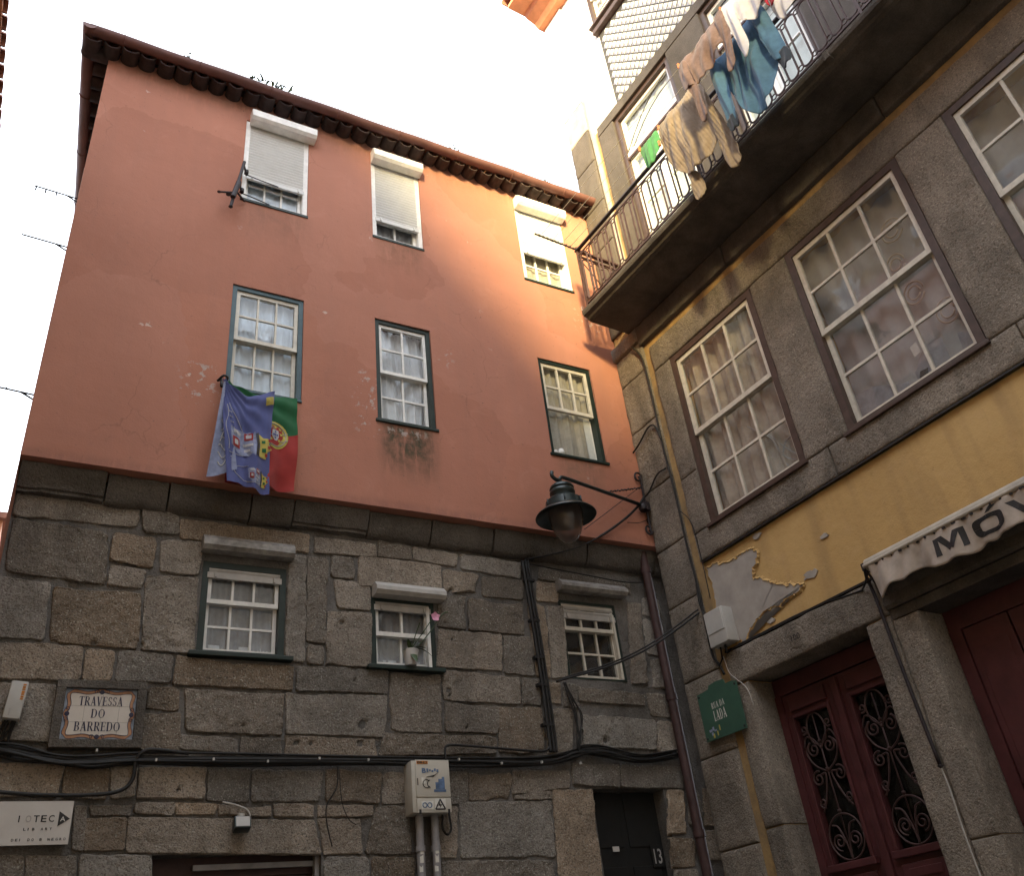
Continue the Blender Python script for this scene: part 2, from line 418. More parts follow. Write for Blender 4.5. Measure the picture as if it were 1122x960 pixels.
class MB:
    def __init__(s, frame=FA):
        s.v = []; s.f = []; s.mi = []; s.frame = frame; s.cur = 0; s.col = None; s.smooth_from = []
    def add(s, vs, fs, mi=None):
        o = len(s.v)
        s.v += [Vector(p) for p in vs]
        for f in fs:
            s.f.append([i + o for i in f]); s.mi.append(s.cur if mi is None else mi)
        return o
    def box(s, x0, x1, y0, y1, z0, z1, mi=None, b=0.0):
        if x1 < x0: x0, x1 = x1, x0
        if y1 < y0: y0, y1 = y1, y0
        if z1 < z0: z0, z1 = z1, z0
        if b:
            b = min(b, (x1 - x0) * .45, (y1 - y0) * .45, (z1 - z0) * .45)
            bm = bmesh.new()
            bmesh.ops.create_cube(bm, size=1)
            for v in bm.verts:
                v.co = Vector(((x0 + x1) / 2 + v.co.x * (x1 - x0), (y0 + y1) / 2 + v.co.y * (y1 - y0), (z0 + z1) / 2 + v.co.z * (z1 - z0)))
            bmesh.ops.bevel(bm, geom=bm.edges[:] , offset=b, segments=2, affect='EDGES', profile=.6)
            bm.verts.index_update()
            s.add([v.co.copy() for v in bm.verts], [[v.index for v in f.verts] for f in bm.faces], mi)
            bm.free()
            return
        vs = [(x0, y0, z0), (x1, y0, z0), (x1, y1, z0), (x0, y1, z0), (x0, y0, z1), (x1, y0, z1), (x1, y1, z1), (x0, y1, z1)]
        s.add(vs, [(0, 3, 2, 1), (4, 5, 6, 7), (0, 1, 5, 4), (1, 2, 6, 5), (2, 3, 7, 6), (3, 0, 4, 7)], mi)
    def tube(s, pts, r, n=8, mi=None, closed=False, cap=True):
        pts = [Vector(p) for p in pts]
        L = len(pts)
        rad = r if isinstance(r, (list, tuple)) else [r] * L
        ring = []
        up = None
        for i, p in enumerate(pts):
            if closed:
                t = pts[(i + 1) % L] - pts[i - 1]
            else:
                t = pts[min(i + 1, L - 1)] - pts[max(i - 1, 0)]
            if t.length < 1e-9: t = Vector((0, 0, 1))
            t.normalize()
            if up is None:
                up = t.orthogonal().normalized()
            else:
                up = (up - t * up.dot(t))
                up = up.normalized() if up.length > 1e-6 else t.orthogonal().normalized()
            w = t.cross(up)
            ring.append([p + (up * math.cos(2 * PI * k / n) + w * math.sin(2 * PI * k / n)) * rad[i] for k in range(n)])
        vs = [q for rr in ring for q in rr]
        fs = []
        for i in range(L if closed else L - 1):
            j = (i + 1) % L
            for k in range(n):
                fs.append((i * n + k, i * n + (k + 1) % n, j * n + (k + 1) % n, j * n + k))
        if cap and not closed:
            fs.append(tuple(range(n - 1, -1, -1))); fs.append(tuple((L - 1) * n + k for k in range(n)))
        s.add(vs, fs, mi)
    def lathe(s, prof, c, n=28, mi=None, axis='Z'):
        vs = []; fs = []
        for r, h in prof:
            for k in range(n):
                a = 2 * PI * k / n
                if axis == 'Z': vs.append((c[0] + r * math.cos(a), c[1] + r * math.sin(a), c[2] + h))
                else: vs.append((c[0] + r * math.cos(a), c[1] + h, c[2] + r * math.sin(a)))
        for i in range(len(prof) - 1):
            for k in range(n):
                fs.append((i * n + k, i * n + (k + 1) % n, (i + 1) * n + (k + 1) % n, (i + 1) * n + k))
        s.add(vs, fs, mi)
    def grid(s, fn, nu, nv, mi=None):
        vs = [fn(i / nu, j / nv) for j in range(nv + 1) for i in range(nu + 1)]
        fs = [(j * (nu + 1) + i, j * (nu + 1) + i + 1, (j + 1) * (nu + 1) + i + 1, (j + 1) * (nu + 1) + i) for j in range(nv) for i in range(nu)]
        s.add(vs, fs, mi)
    def prism(s, poly, y0, y1, mi=None):
        """polygon in (x, z) extruded from y0 (front) to y1"""
        n = len(poly)
        vs = [(p[0], y0, p[1]) for p in poly] + [(p[0], y1, p[1]) for p in poly]
        fs = [tuple(range(n)), tuple(range(2 * n - 1, n - 1, -1))] + [(i, i + n, (i + 1) % n + n, (i + 1) % n) for i in range(n)]
        s.add(vs, fs, mi)
    def prism_yz(s, poly, x0, x1, mi=None):
        n = len(poly)
        vs = [(x0, p[0], p[1]) for p in poly] + [(x1, p[0], p[1]) for p in poly]
        fs = [tuple(range(n)), tuple(range(2 * n - 1, n - 1, -1))] + [(i, i + n, (i + 1) % n + n, (i + 1) % n) for i in range(n)]
        s.add(vs, fs, mi)
    def wall(s, x0, x1, z0, z1, y0, depth, holes, mi=None, step=None, fn=None):
        """wall face at y0 with rectangular holes and reveals going back by depth"""
        xs = sorted({x0, x1} | {h[0] for h in holes} | {h[1] for h in holes})
        zs = sorted({z0, z1} | {h[2] for h in holes} | {h[3] for h in holes})
        xs = [x for x in xs if x0 <= x <= x1]; zs = [z for z in zs if z0 <= z <= z1]
        if step:
            def sub(a):
                o = []
                for p, q in zip(a, a[1:]):
                    k = max(1, int((q - p) / step))
                    o += [p + (q - p) * i / k for i in range(k)]
                return o + [a[-1]]
            xs, zs = sub(xs), sub(zs)
        idx = {}
        vs = []; fs = []
        def V(x, z):
            if (x, z) not in idx:
                idx[(x, z)] = len(vs)
                vs.append((x, y0 + (fn(x, z) if fn else 0), z))
            return idx[(x, z)]
        for a, b_ in zip(xs, xs[1:]):
            for c, d in zip(zs, zs[1:]):
                cx, cz = (a + b_) / 2, (c + d) / 2
                if any(h[0] < cx < h[1] and h[2] < cz < h[3] for h in holes):
                    continue
                fs.append((V(a, c), V(b_, c), V(b_, d), V(a, d)))
        s.add(vs, fs, mi)
        for h in holes:
            a, b_, c, d = h[:4]
            c = max(c, z0)
            y1 = y0 + depth
            e = .004
            yy = y0 - (0.0 if not fn else .002)
            s.add([(a, yy, c), (b_, yy, c), (b_, yy, d), (a, yy, d), (a, y1, c), (b_, y1, c), (b_, y1, d), (a, y1, d)],
                  [(0, 4, 5, 1), (1, 5, 6, 2), (2, 6, 7, 3), (3, 7, 4, 0)], mi)
    def build(s, name, mats, parent=None, smooth=False, normals=True, angle=None):
        me = bpy.data.meshes.new(name)
        W = [s.frame @ v for v in s.v]
        o = bpy.data.objects.new(name, me)
        if parent is not None:
            off = root_loc(parent)
        else:
            xs = [w.x for w in W]; ys = [w.y for w in W]; zs = [w.z for w in W]
            off = Vector(((min(xs) + max(xs)) / 2, (min(ys) + max(ys)) / 2, min(zs)))
        me.from_pydata([w - off for w in W], [], s.f)
        if not isinstance(mats, (list, tuple)): mats = [mats]
        for m in mats: me.materials.append(M[m] if isinstance(m, str) else m)
        me.polygons.foreach_set('material_index', s.mi)
        me.update()
        if normals:
            bm = bmesh.new(); bm.from_mesh(me)
            bmesh.ops.recalc_face_normals(bm, faces=bm.faces)
            bm.to_mesh(me); bm.free()
        if s.col:
            at = me.color_attributes.new('tint', 'FLOAT_COLOR', 'POINT')
            flat = []
            for c in s.col: flat += [c[0], c[1], c[2], 1]
            at.data.foreach_set('color', flat)
        if smooth:
            if angle is not None:
                me.polygons.foreach_set('use_smooth', [True] * len(me.polygons))
                bm = bmesh.new(); bm.from_mesh(me)
                for e in bm.edges:
                    if len(e.link_faces) == 2 and e.calc_face_angle(0) > math.radians(angle):
                        e.smooth = False
                bm.to_mesh(me); bm.free()
            else:
                me.polygons.foreach_set('use_smooth', [True] * len(me.polygons))
        COL.objects.link(o)
        if parent is not None:
            o.parent = parent
        else:
            o.location = off
        return o


def arc(cx, cz, r, a0, a1, n=12, y=0.0, rz=None):
    rz = r if rz is None else rz
    return [(cx + r * math.cos(math.radians(a0 + (a1 - a0) * i / n)), y, cz + rz * math.sin(math.radians(a0 + (a1 - a0) * i / n))) for i in range(n + 1)]


def spiral(cx, cz, r0, r1, a0, a1, n=28, y=0.0):
    out = []
    for i in range(n + 1):
        t = i / n
        r = r0 + (r1 - r0) * t
        a = math.radians(a0 + (a1 - a0) * t)
        out.append((cx + r * math.cos(a), y, cz + r * math.sin(a)))
    return out


def smooth_path(pts, n=6):
    """Catmull-Rom through points"""
    P = [Vector(p) for p in pts]
    P = [P[0] * 2 - P[1]] + P + [P[-1] * 2 - P[-2]]
    out = []
    for i in range(1, len(P) - 2):
        for k in range(n):
            t = k / n
            a, b, c, d = P[i - 1], P[i], P[i + 1], P[i + 2]
            out.append(.5 * ((2 * b) + (c - a) * t + (2 * a - 5 * b + 4 * c - d) * t * t + (3 * b - a - 3 * c + d) * t ** 3))
    out.append(P[-2])
    return out


# ---------------- lettering
_tc = {}
def text_shape(body, bold=0.0):
    key = (body, bold)
    if key in _tc: return _tc[key]
    cu = bpy.data.curves.new('lettering', 'FONT')
    cu.body = body; cu.size = 1.0; cu.offset = bold; cu.resolution_u = 3
    ob = bpy.data.objects.new('lettering', cu)
    COL.objects.link(ob)
    dg = bpy.context.evaluated_depsgraph_get(); dg.update()
    me = ob.evaluated_get(dg).to_mesh()
    vs = [(v.co.x, v.co.y) for v in me.vertices]; fs = [list(p.vertices) for p in me.polygons]
    ob.evaluated_get(dg).to_mesh_clear()
    bpy.data.objects.remove(ob); bpy.data.curves.remove(cu)
    x0 = min(v[0] for v in vs); x1 = max(v[0] for v in vs); y0 = min(v[1] for v in vs); y1 = max(v[1] for v in vs)
    r = ([((v[0] - x0) / (x1 - x0), (v[1] - y0) / (y1 - y0)) for v in vs], fs)
    _tc[key] = r
    return r


def add_text(mb, body, x0, x1, z0, z1, fn, mi=None, bold=0.0, slant=0.0):
    vs, fs = text_shape(body, bold)
    mb.add([fn(x0 + (x1 - x0) * (u + slant * w), z0 + (z1 - z0) * w) for u, w in vs], fs, mi)


# serif capitals: thick/thin strokes and small serifs; each glyph in a unit-high box, returns polygons and width
def _st(x0, y0, x1, y1, w):
    d = Vector((x1 - x0, y1 - y0)); n = Vector((-d.y, d.x)).normalized() * w / 2
    return [(x0 + n.x, y0 + n.y), (x1 + n.x, y1 + n.y), (x1 - n.x, y1 - n.y), (x0 - n.x, y0 - n.y)]
def _vs(x, w, y0=0, y1=1):
    return [(x - w / 2, y0), (x + w / 2, y0), (x + w / 2, y1), (x - w / 2, y1)]
def _hs(y, x0, x1, h=.06):
    return [(x0, y - h / 2), (x1, y - h / 2), (x1, y + h / 2), (x0, y + h / 2)]
def _bowl(cx, cy, rx, ry, a0, a1, thick, thin, n=14):
    out = []; prev = None; polys = []
    for i in range(n + 1):
        a = math.radians(a0 + (a1 - a0) * i / n)
        w = thin + (thick - thin) * abs(math.cos(a)) ** 1.3
        o = (cx + rx * math.cos(a), cy + ry * math.sin(a)); q = (cx + (rx - w) * math.cos(a), cy + (ry - thin) * math.sin(a) if True else 0)
        if prev: polys.append([prev[0], o, q, prev[1]])
        prev = (o, q)
    return polys
TK, TN = .19, .06
GL = {
 'T': (lambda: [_vs(.36, TK), _hs(.97, 0, .72), _vs(.03, .05, .78, .97), _vs(.69, .05, .78, .97), _hs(.03, .2, .52)], .72),
 'R': (lambda: [_vs(.16, TK), _hs(.97, 0, .4), _hs(.03, 0, .34), _hs(.5, .2, .4)] + _bowl(.36, .735, .3, .265, -90, 90, TK, TN) + [_st(.38, .5, .68, 0.02, .17), _hs(.03, .58, .8)], .78),
 'A': (lambda: [_st(.1, 0, .38, 1, TN * 1.2), _st(.38, 1, .66, 0, TK), _hs(.33, .2, .55), _hs(.03, 0, .2), _hs(.03, .52, .78)], .78),
 'V': (lambda: [_st(.12, 1, .40, 0, TK), _st(.40, 0, .66, 1, TN * 1.2), _hs(.97, 0, .26), _hs(.97, .54, .78)], .78),
 'E': (lambda: [_vs(.16, TK), _hs(.97, 0, .62), _hs(.03, 0, .64), _hs(.52, .2, .5), _vs(.60, .05, .76, .97), _vs(.62, .05, .03, .26), _vs(.48, .05, .40, .64)], .66),
 'S': (lambda: _bowl(.31, .745, .26, .255, 20, 270, .15, .07) + _bowl(.31, .265, .28, .265, 90, -160, .16, .07) + [_vs(.54, .05, .72, .95), _vs(.06, .05, .05, .3)], .62),
 'D': (lambda: [_vs(.16, TK), _hs(.97, 0, .4), _hs(.03, 0, .4)] + _bowl(.36, .5, .42, .5, -90, 90, TK, TN), .82),
 'O': (lambda: _bowl(.42, .5, .42, .5, 0, 360, TK, TN, 26), .86),
 'B': (lambda: [_vs(.16, TK), _hs(.97, 0, .38), _hs(.03, 0, .38), _hs(.52, .2, .4)] + _bowl(.36, .75, .28, .25, -90, 90, TK, TN) + _bowl(.37, .265, .32, .265, -90, 90, TK, TN), .72),
 'U': (lambda: [_vs(.14, TK, .25, 1), _vs(.62, TN, .25, 1), _hs(.97, 0, .28), _hs(.97, .5, .74)] + _bowl(.34, .27, .295, .27, 180, 360, .16, .07), .76),
 'L': (lambda: [_vs(.16, TK), _hs(.97, 0, .32), _hs(.03, 0, .6), _vs(.58, .05, .03, .3)], .62),
}
def add_serif(mb, word, xc, zc, h, fn, mi=None, sx=1.0, gap=.10):
    W = sum(GL[c][1] if c != ' ' else .35 for c in word) + gap * (len(word) - 1)
    x = xc - W * h * sx / 2
    for k, c in enumerate(word):
        if c != ' ':
            for p in GL[c][0]():
                j = random.random() * .0003
                mb.add([fn(x + u * h * sx, zc - h / 2 + w * h, j) for u, w in p], [list(range(len(p)))], mi)
        x += ((GL[c][1] if c != ' ' else .35) + gap) * h * sx
# ------------------------------------------------------------------ ground
g = MB()
g.grid(lambda u, v: (-120 + 240 * u, -120 + 240 * v, 0), 8, 8)
tag(g.build('ground', 'cobble'), 'grey granite paving of the small square', None, None, 'structure')

# ------------------------------------------------------------------ windows
def glazing_bars(mb, x0, x1, z0, z1, y, d, cols, rows, st, ra, mu, raT=None):
    """one sash: stiles, rails and glazing bars"""
    raT = ra if raT is None else raT
    mb.box(x0, x0 + st, y, y + d, z0, z1)
    mb.box(x1 - st, x1, y, y + d, z0, z1)
    mb.box(x0 + st, x1 - st, y, y + d, z0, z0 + ra)
    mb.box(x0 + st, x1 - st, y, y + d, z1 - raT, z1)
    ix0, ix1, iz0, iz1 = x0 + st, x1 - st, z0 + ra, z1 - raT
    for i in range(1, cols):
        xc = ix0 + (ix1 - ix0) * i / cols
        mb.box(xc - mu / 2, xc + mu / 2, y + .004, y + d - .004, iz0, iz1)
    for j in range(1, rows):
        zc = iz0 + (iz1 - iz0) * j / rows
        for i in range(cols):
            a = ix0 + (ix1 - ix0) * i / cols + (mu / 2 if i else 0)
            b = ix0 + (ix1 - ix0) * (i + 1) / cols - (mu / 2 if i < cols - 1 else 0)
            mb.box(a, b, y + .006, y + d - .006, zc - mu / 2, zc + mu / 2)


def pane_sheet(mb, x0, x1, z0, z1, y):
    t = random.uniform(-.004, .004); q = random.uniform(-.004, .004)
    mb.add([(x0, y + t, z0), (x1, y - t, z0), (x1, y - t + q, z1), (x0, y + t + q, z1)], [(0, 1, 2, 3)])


def curtain_sheet(mb, x0, x1, z0, z1, y, amp, waves, seed, hem=0.0, gather=0.0):
    rnd = random.Random(seed)
    ph = [rnd.uniform(0, 6.28) for _ in range(4)]
    def fn(u, v):
        x = x0 + (x1 - x0) * u
        w = amp * (math.sin(waves * 6.283 * u + ph[0] + .5 * math.sin(3 * v + ph[1])) + .5 * math.sin(waves * 2.3 * 6.283 * u + ph[2] + v * 2 * gather))
        w += amp * gather * 1.6 * math.sin((u - .5) * 14 * (1.2 - v) + ph[3])
        zb = z0 + hem * abs(math.sin(waves * 1.5 * PI * u * 2))
        return (x, y + w, zb + (z1 - zb) * v)
    mb.grid(fn, max(24, int(waves * 10)), 16)


def sash_window(house, F, x0, x1, z0, z1, yw, fm, sm, cols=3, rt=2, rb=2, split=.5, fw=.05, st=.035, mu=.022, rec=.05, curtain='curtain',
                glass='glass', waves=6, amp=.012, shutter=0.0, box=None, sill=None, lower_open=0.0, hem=0.0, sillm=None, gather=0.5, boxm='white', upback=False, sh_m='shutter', cy=.05, lower_curtain=None):
    f = MB(F)
    y = yw + rec
    # frame set in the opening, front just behind the wall face
    f.box(x0 + .001, x0 + fw, yw + .012, y + .09, z0 + .001, z1 - .001)
    f.box(x1 - fw, x1 - .001, yw + .012, y + .09, z0 + .001, z1 - .001)
    f.box(x0 + fw, x1 - fw, yw + .012, y + .09, z1 - fw, z1 - .001)
    f.box(x0 + fw, x1 - fw, yw + .012, y + .09, z0 + .001, z0 + fw * .6)
    w = f.build('window', fm, house)
    a, b, c, d = x0 + fw, x1 - fw, z0 + fw * .6, z1 - fw
    zs = c + (d - c) * split
    sd = .035
    yu, yl = (y, y + sd + .004) if not upback else (y + sd + .004, y)
    s = MB(F)
    s2 = MB(F)
    glazing_bars(s, a + .002, b - .002, zs - st * .6, d - .002, yu, sd, cols, rt, st, st * 1.2, mu)
    s.build('upper_sash', sm, w)
    zl0 = c + .002 + lower_open
    if lower_open < .5:
        glazing_bars(s2, a + .002, b - .002, zl0, min(d, zs + st * .6 + lower_open), yl, sd, cols, rb, st, st * 1.2, mu)
        s2.build('lower_sash', sm, w)
    gl = MB(F)
    for (q0, q1, yy, rows) in ((zs, d - st, yu + sd * .5, rt), (c + st, zs, yl + sd * .5, rb)):
        for i in range(cols):
            for j in range(rows):
                e = .001
                pane_sheet(gl, a + st + (b - a - 2 * st) * i / cols + e, a + st + (b - a - 2 * st) * (i + 1) / cols - e,
                           q0 + (q1 - q0) * j / rows + e, q0 + (q1 - q0) * (j + 1) / rows - e, yy)
    gl.build('glass', glass, w)
    if curtain:
        cm = MB(F)
        yc = max(yu, yl) + sd + cy
        curtain_sheet(cm, a - .02, b + .02, c + (hem if hem else -.02), d + .02, yc, amp, waves, x0 * 7 + z0, .015 if hem else 0, gather)
        cm.build('curtain', curtain, w, True)
    if shutter > 0:
        sh = MB(F)
        zb = d - (d - c) * shutter + .0
        n = int((z1 - zb) / .042)
        ys = yw + .012
        for k in range(n):
            q0 = zb + (z1 - zb) * k / n
            q1 = zb + (z1 - zb) * (k + 1) / n
            prof = [(ys + .018, q0), (ys + .008, q0 + (q1 - q0) * .10), (ys, q0 + (q1 - q0) * .5), (ys + .006, q1 - (q1 - q0) * .14), (ys + .018, q1)]
            sh.prism_yz(prof, a - .012, b + .012)
        sh.box(a - .012, b + .012, ys - .006, ys + .02, zb - .05, zb - .001)
        for xx in (a + .05, b - .05):
            sh.box(xx - .008, xx + .008, ys - .02, ys - .006, zb - .045, zb - .005)
        sh.build('roller_shutter', sh_m, w)
    if box:
        bx0, bx1, bz0, bz1, dep = box
        bb = MB(F)
        bb.prism_yz([(yw - .001, bz0), (yw - dep + .03, bz0), (yw - dep, bz0 + .03), (yw - dep, bz1 - .05), (yw - dep + .05, bz1), (yw - .001, bz1)], bx0, bx1)
        bb.build('shutter_box', boxm, w)
    if sill:
        ov, dep, h = sill
        ss = MB(F)
        ss.box(x0 - ov, x1 + ov, yw - dep, yw + .06, z0 - h, z0, None, .006)
        ss.build('sill', sillm or fm, w)
    return w


# ------------------------------------------------------------------ terracotta house
HA = thing('terraced_house', (-2.9, 2.0, 0), 'terracotta plastered house with a rough granite ground storey, tiled eaves and small sash windows', 'house')
ORA = [(-4.39, -3.712, 6.40, 7.606), (-2.983, -2.38, 6.37, 7.61), (-1.085, -.40, 6.36, 7.61),
       (-4.39, -3.70, 8.78, 10.0), (-2.975, -2.38, 8.785, 10.02), (-1.09, -.41, 8.80, 10.03)]
STO = [(-4.40, -3.735, 4.08, 4.84), (-3.01, -2.425, 4.06, 4.68), (-1.12, -.47, 4.06, 4.83),
       (-4.56, -3.42, 0, 2.69), (-1.05, -.29, 0, 3.10)]
ZB = 5.43


def plaster_fn(x, z):
    return .010 * noise.noise(Vector((x * .7, z * .7, 1.3))) + .004 * noise.noise(Vector((x * 2.7, z * 2.7, 5.3)))


w = MB()
w.wall(-5.81, .30, ZB, 10.36, 0, .16, ORA, step=.12, fn=plaster_fn)
w.add([(-5.81, 0, ZB), (.30, 0, ZB), (.30, .24, ZB), (-5.81, .24, ZB)], [(0, 1, 2, 3)])      # underside of the jetty
w.add([(-5.808, .002, 4.2), (-5.45, 4.8, 4.2), (-5.45, 4.8, 10.36), (-5.808, .002, 10.36)], [(0, 1, 2, 3)])
w.build('upper_wall', 'terra', HA)
# dark rooms behind the openings
r = MB()
r.box(-5.79, .29, .9, .95, 0, 10.3)
for zz in (5.36, 7.95, 10.30):
    r.box(-5.78, .28, .34, .9, zz, zz + .05)
for xx in (-5.78, -3.4, -1.8, .2):
    r.box(xx, xx + .05, .34, .9, .01, 10.29)
r.build('interior_wall', 'dark_room', HA)

# stone storey: mortar bed with individually shaped blocks
YS = .22
mt = MB()
mt.wall(-5.795, .30, 0, 5.40, YS + .012, .2, STO, step=.05, fn=lambda x, z: .010 * noise.noise(Vector((x * 5, z * 5, 0))) + .006 * noise.noise(Vector((x * 16, z * 16, 3))))
mt.add([(-5.794, YS + .03, 0), (-5.55, 4.8, 0), (-5.55, 4.8, 5.40), (-5.794, YS + .03, 5.40)], [(0, 1, 2, 3)])
mt.build('rubble_mortar', 'mortar', HA)

BLOCKS = """-5.77,5.26 -4.92,5.24 -4.92,5.06 -5.78,5.03
-4.90,5.23 -4.62,5.20 -4.61,5.04 -4.87,5.02
-4.61,5.18 -3.55,5.18 -3.56,5.01 -4.59,5.01
-3.50,5.17 -2.95,5.17 -2.95,5.05 -3.50,5.02
-5.77,5.02 -5.12,4.97 -5.08,4.55 -5.76,4.59
-5.08,4.99 -4.77,4.99 -4.77,4.72 -5.08,4.76
-5.07,4.72 -4.82,4.70 -4.83,4.54 -5.07,4.56
-4.75,4.98 -4.42,4.99 -4.43,4.71 -4.73,4.69
-4.81,4.65 -4.43,4.69 -4.42,4.07 -4.78,4.08
-5.82,4.55 -5.45,4.52 -5.43,4.10 -5.75,4.10
-5.42,4.50 -4.83,4.51 -4.81,4.08 -5.40,4.09
-5.76,4.07 -5.17,4.07 -5.16,3.83 -5.72,3.81
-5.15,4.06 -4.96,4.05 -4.96,3.83 -5.14,3.83
-4.93,4.06 -4.56,4.04 -4.55,3.84 -4.93,3.84
-4.53,4.04 -3.66,4.01 -3.67,3.83 -4.54,3.83
-3.63,4.02 -2.88,4.04 -2.89,3.84 -3.63,3.83
-3.72,4.98 -3.57,4.97 -3.57,4.06 -3.73,4.06
-3.56,4.98 -3.39,4.96 -3.40,4.23 -3.56,4.23
-3.35,5.01 -3.15,5.01 -3.16,4.81 -3.36,4.81
-3.11,5.04 -2.33,5.03 -2.35,4.79 -3.12,4.75
-3.33,4.79 -3.01,4.78 -3.01,4.54 -3.30,4.54
-3.38,4.49 -3.01,4.51 -3.03,4.05 -3.41,4.04
-3.55,4.19 -3.42,4.20 -3.41,4.04 -3.55,4.05
-5.71,3.78 -5.29,3.79 -5.26,3.40 -5.66,3.42
-4.73,3.81 -4.50,3.80 -4.49,3.64 -4.72,3.64
-4.72,3.60 -4.47,3.63 -4.45,3.36 -4.71,3.36
-4.45,3.80 -3.73,3.80 -3.73,3.48 -4.42,3.50
-3.71,3.80 -2.89,3.82 -2.92,3.49 -3.70,3.50
-4.45,3.47 -4.05,3.45 -4.05,3.35 -4.46,3.37
-4.03,3.46 -3.74,3.46 -3.74,3.34 -4.03,3.35
-3.70,3.48 -3.01,3.47 -2.99,3.34 -3.71,3.33
-2.92,5.22 -2.63,5.18 -2.62,5.06 -2.94,5.05
-2.60,5.19 -2.15,5.17 -2.17,5.04 -2.60,5.06
-2.12,5.18 -1.48,5.16 -1.51,5.00 -2.13,5.03
-2.31,5.00 -1.96,4.99 -1.98,4.79 -2.32,4.79
-1.92,4.98 -1.47,4.98 -1.51,4.78 -1.94,4.78
-2.38,4.75 -2.12,4.75 -2.13,4.44 -2.40,4.45
-2.08,4.74 -1.52,4.74 -1.54,4.44 -2.10,4.44
-2.39,4.42 -1.78,4.42 -1.81,4.09 -2.43,4.09
-1.76,4.41 -1.47,4.42 -1.48,4.06 -1.79,4.07
-2.38,4.06 -1.64,4.03 -1.66,3.80 -2.39,3.81
-1.62,4.03 -1.45,4.02 -1.46,3.80 -1.64,3.80
-2.85,4.01 -2.41,4.02 -2.43,3.54 -2.88,3.54
-2.38,3.79 -1.86,3.77 -1.92,3.54 -2.39,3.55
-1.87,3.76 -1.45,3.78 -1.47,3.39 -1.92,3.39
-2.92,3.52 -1.93,3.51 -1.94,3.38 -2.98,3.34
-1.46,4.76 -1.28,4.75 -1.32,4.05 -1.46,4.06
-1.26,4.75 -1.08,4.76 -1.13,4.07 -1.30,4.05
-1.33,4.99 -1.10,4.99 -1.13,4.80 -1.36,4.79
-1.29,5.14 -0.23,5.08 -0.26,4.97 -1.31,5.02
-1.41,4.02 -1.23,4.01 -1.24,3.81 -1.42,3.81
-1.20,4.02 -1.07,3.99 -1.07,3.79 -1.22,3.80
-1.42,3.78 -1.13,3.77 -1.21,3.37 -1.45,3.37
-1.05,3.99 -0.31,3.94 -0.33,3.84 -1.06,3.85
-0.28,3.96 0.06,3.95 0.03,3.74 -0.27,3.75
-1.04,3.73 -0.24,3.70 -0.30,3.44 -1.07,3.45
-0.21,3.70 0.05,3.69 0.00,3.41 -0.27,3.43
-0.30,4.88 -0.15,4.87 -0.26,4.06 -0.43,4.04
-0.11,4.95 0.10,4.95 0.08,4.76 -0.15,4.75
-0.15,4.71 0.07,4.73 0.04,4.34 -0.18,4.35
-0.15,4.30 0.06,4.31 0.05,4.00 -0.19,4.01
-1.22,3.31 -0.73,3.30 -0.77,3.11 -1.24,3.13
-0.71,3.30 -0.03,3.29 -0.08,3.10 -0.75,3.11
-1.44,3.09 -1.05,3.09 -1.09,2.32 -1.50,2.34
-0.25,3.09 -0.08,3.08 -0.13,2.72 -0.32,2.72
-0.32,2.69 -0.07,2.67 -0.10,2.45 -0.34,2.46
-0.32,2.44 -0.08,2.43 -0.11,2.28 -0.35,2.29
-0.03,3.12 0.10,3.07 0.06,2.78 -0.08,2.79
0.15,3.12 0.30,3.08 0.25,2.78 0.09,2.78
0.03,2.73 0.22,2.74 0.21,2.50 -0.00,2.51
-2.44,3.23 -2.22,3.22 -2.25,3.00 -2.45,2.99
-2.21,3.22 -1.82,3.22 -1.86,3.01 -2.23,3.01
-1.80,3.25 -1.26,3.24 -1.27,3.10 -1.83,3.06
-1.83,3.05 -1.47,3.08 -1.47,3.02 -1.82,3.01
-5.64,3.26 -5.17,3.26 -5.19,3.06 -5.61,3.07
-5.16,3.25 -4.89,3.25 -4.88,3.04 -5.15,3.06
-4.88,3.25 -4.72,3.24 -4.72,3.06 -4.86,3.04
-4.70,3.24 -4.26,3.25 -4.26,3.04 -4.70,3.05
-4.24,3.25 -3.96,3.24 -3.96,3.02 -4.24,3.03
-3.94,3.24 -3.42,3.23 -3.44,3.01 -3.93,3.02
-3.39,3.24 -2.95,3.22 -2.98,3.00 -3.39,3.02
-2.94,3.22 -2.73,3.22 -2.75,2.99 -2.95,3.00
-4.98,3.00 -4.72,3.00 -4.73,2.94 -4.97,2.94
-4.71,3.02 -4.45,3.01 -4.46,2.94 -4.70,2.95
-4.44,3.01 -4.17,3.00 -4.18,2.94 -4.44,2.94
-4.16,3.00 -3.80,2.98 -3.80,2.92 -4.15,2.93
-3.78,3.00 -3.47,3.00 -3.48,2.91 -3.77,2.92
-3.45,2.99 -3.02,2.98 -3.03,2.91 -3.45,2.91
-4.74,2.92 -3.47,2.89 -3.42,2.66 -4.72,2.71
-3.45,2.89 -3.13,2.89 -3.12,2.66 -3.40,2.66
-5.00,2.93 -4.75,2.92 -4.74,2.73 -4.98,2.73
-5.07,3.00 -5.00,3.00 -4.99,2.73 -5.05,2.74
-5.57,2.73 -5.32,2.71 -5.30,2.52 -5.55,2.53
-5.30,2.71 -5.02,2.70 -5.00,2.51 -5.28,2.52
-5.00,2.71 -4.57,2.68 -4.55,2.49 -4.98,2.51
-3.40,2.64 -3.07,2.63 -3.07,2.42 -3.40,2.43
-3.04,2.63 -2.71,2.61 -2.72,2.40 -3.05,2.42
-3.00,2.98 -2.74,2.97 -2.74,2.64 -3.10,2.65
-2.53,2.97 -2.33,2.96 -2.37,2.60 -2.54,2.61
-2.31,3.00 -1.47,3.00 -1.50,2.58 -2.33,2.60
-2.49,2.58 -1.52,2.55 -1.54,2.35 -2.51,2.39"""
bl = MB()
bl.col = []
rnd = random.Random(3)


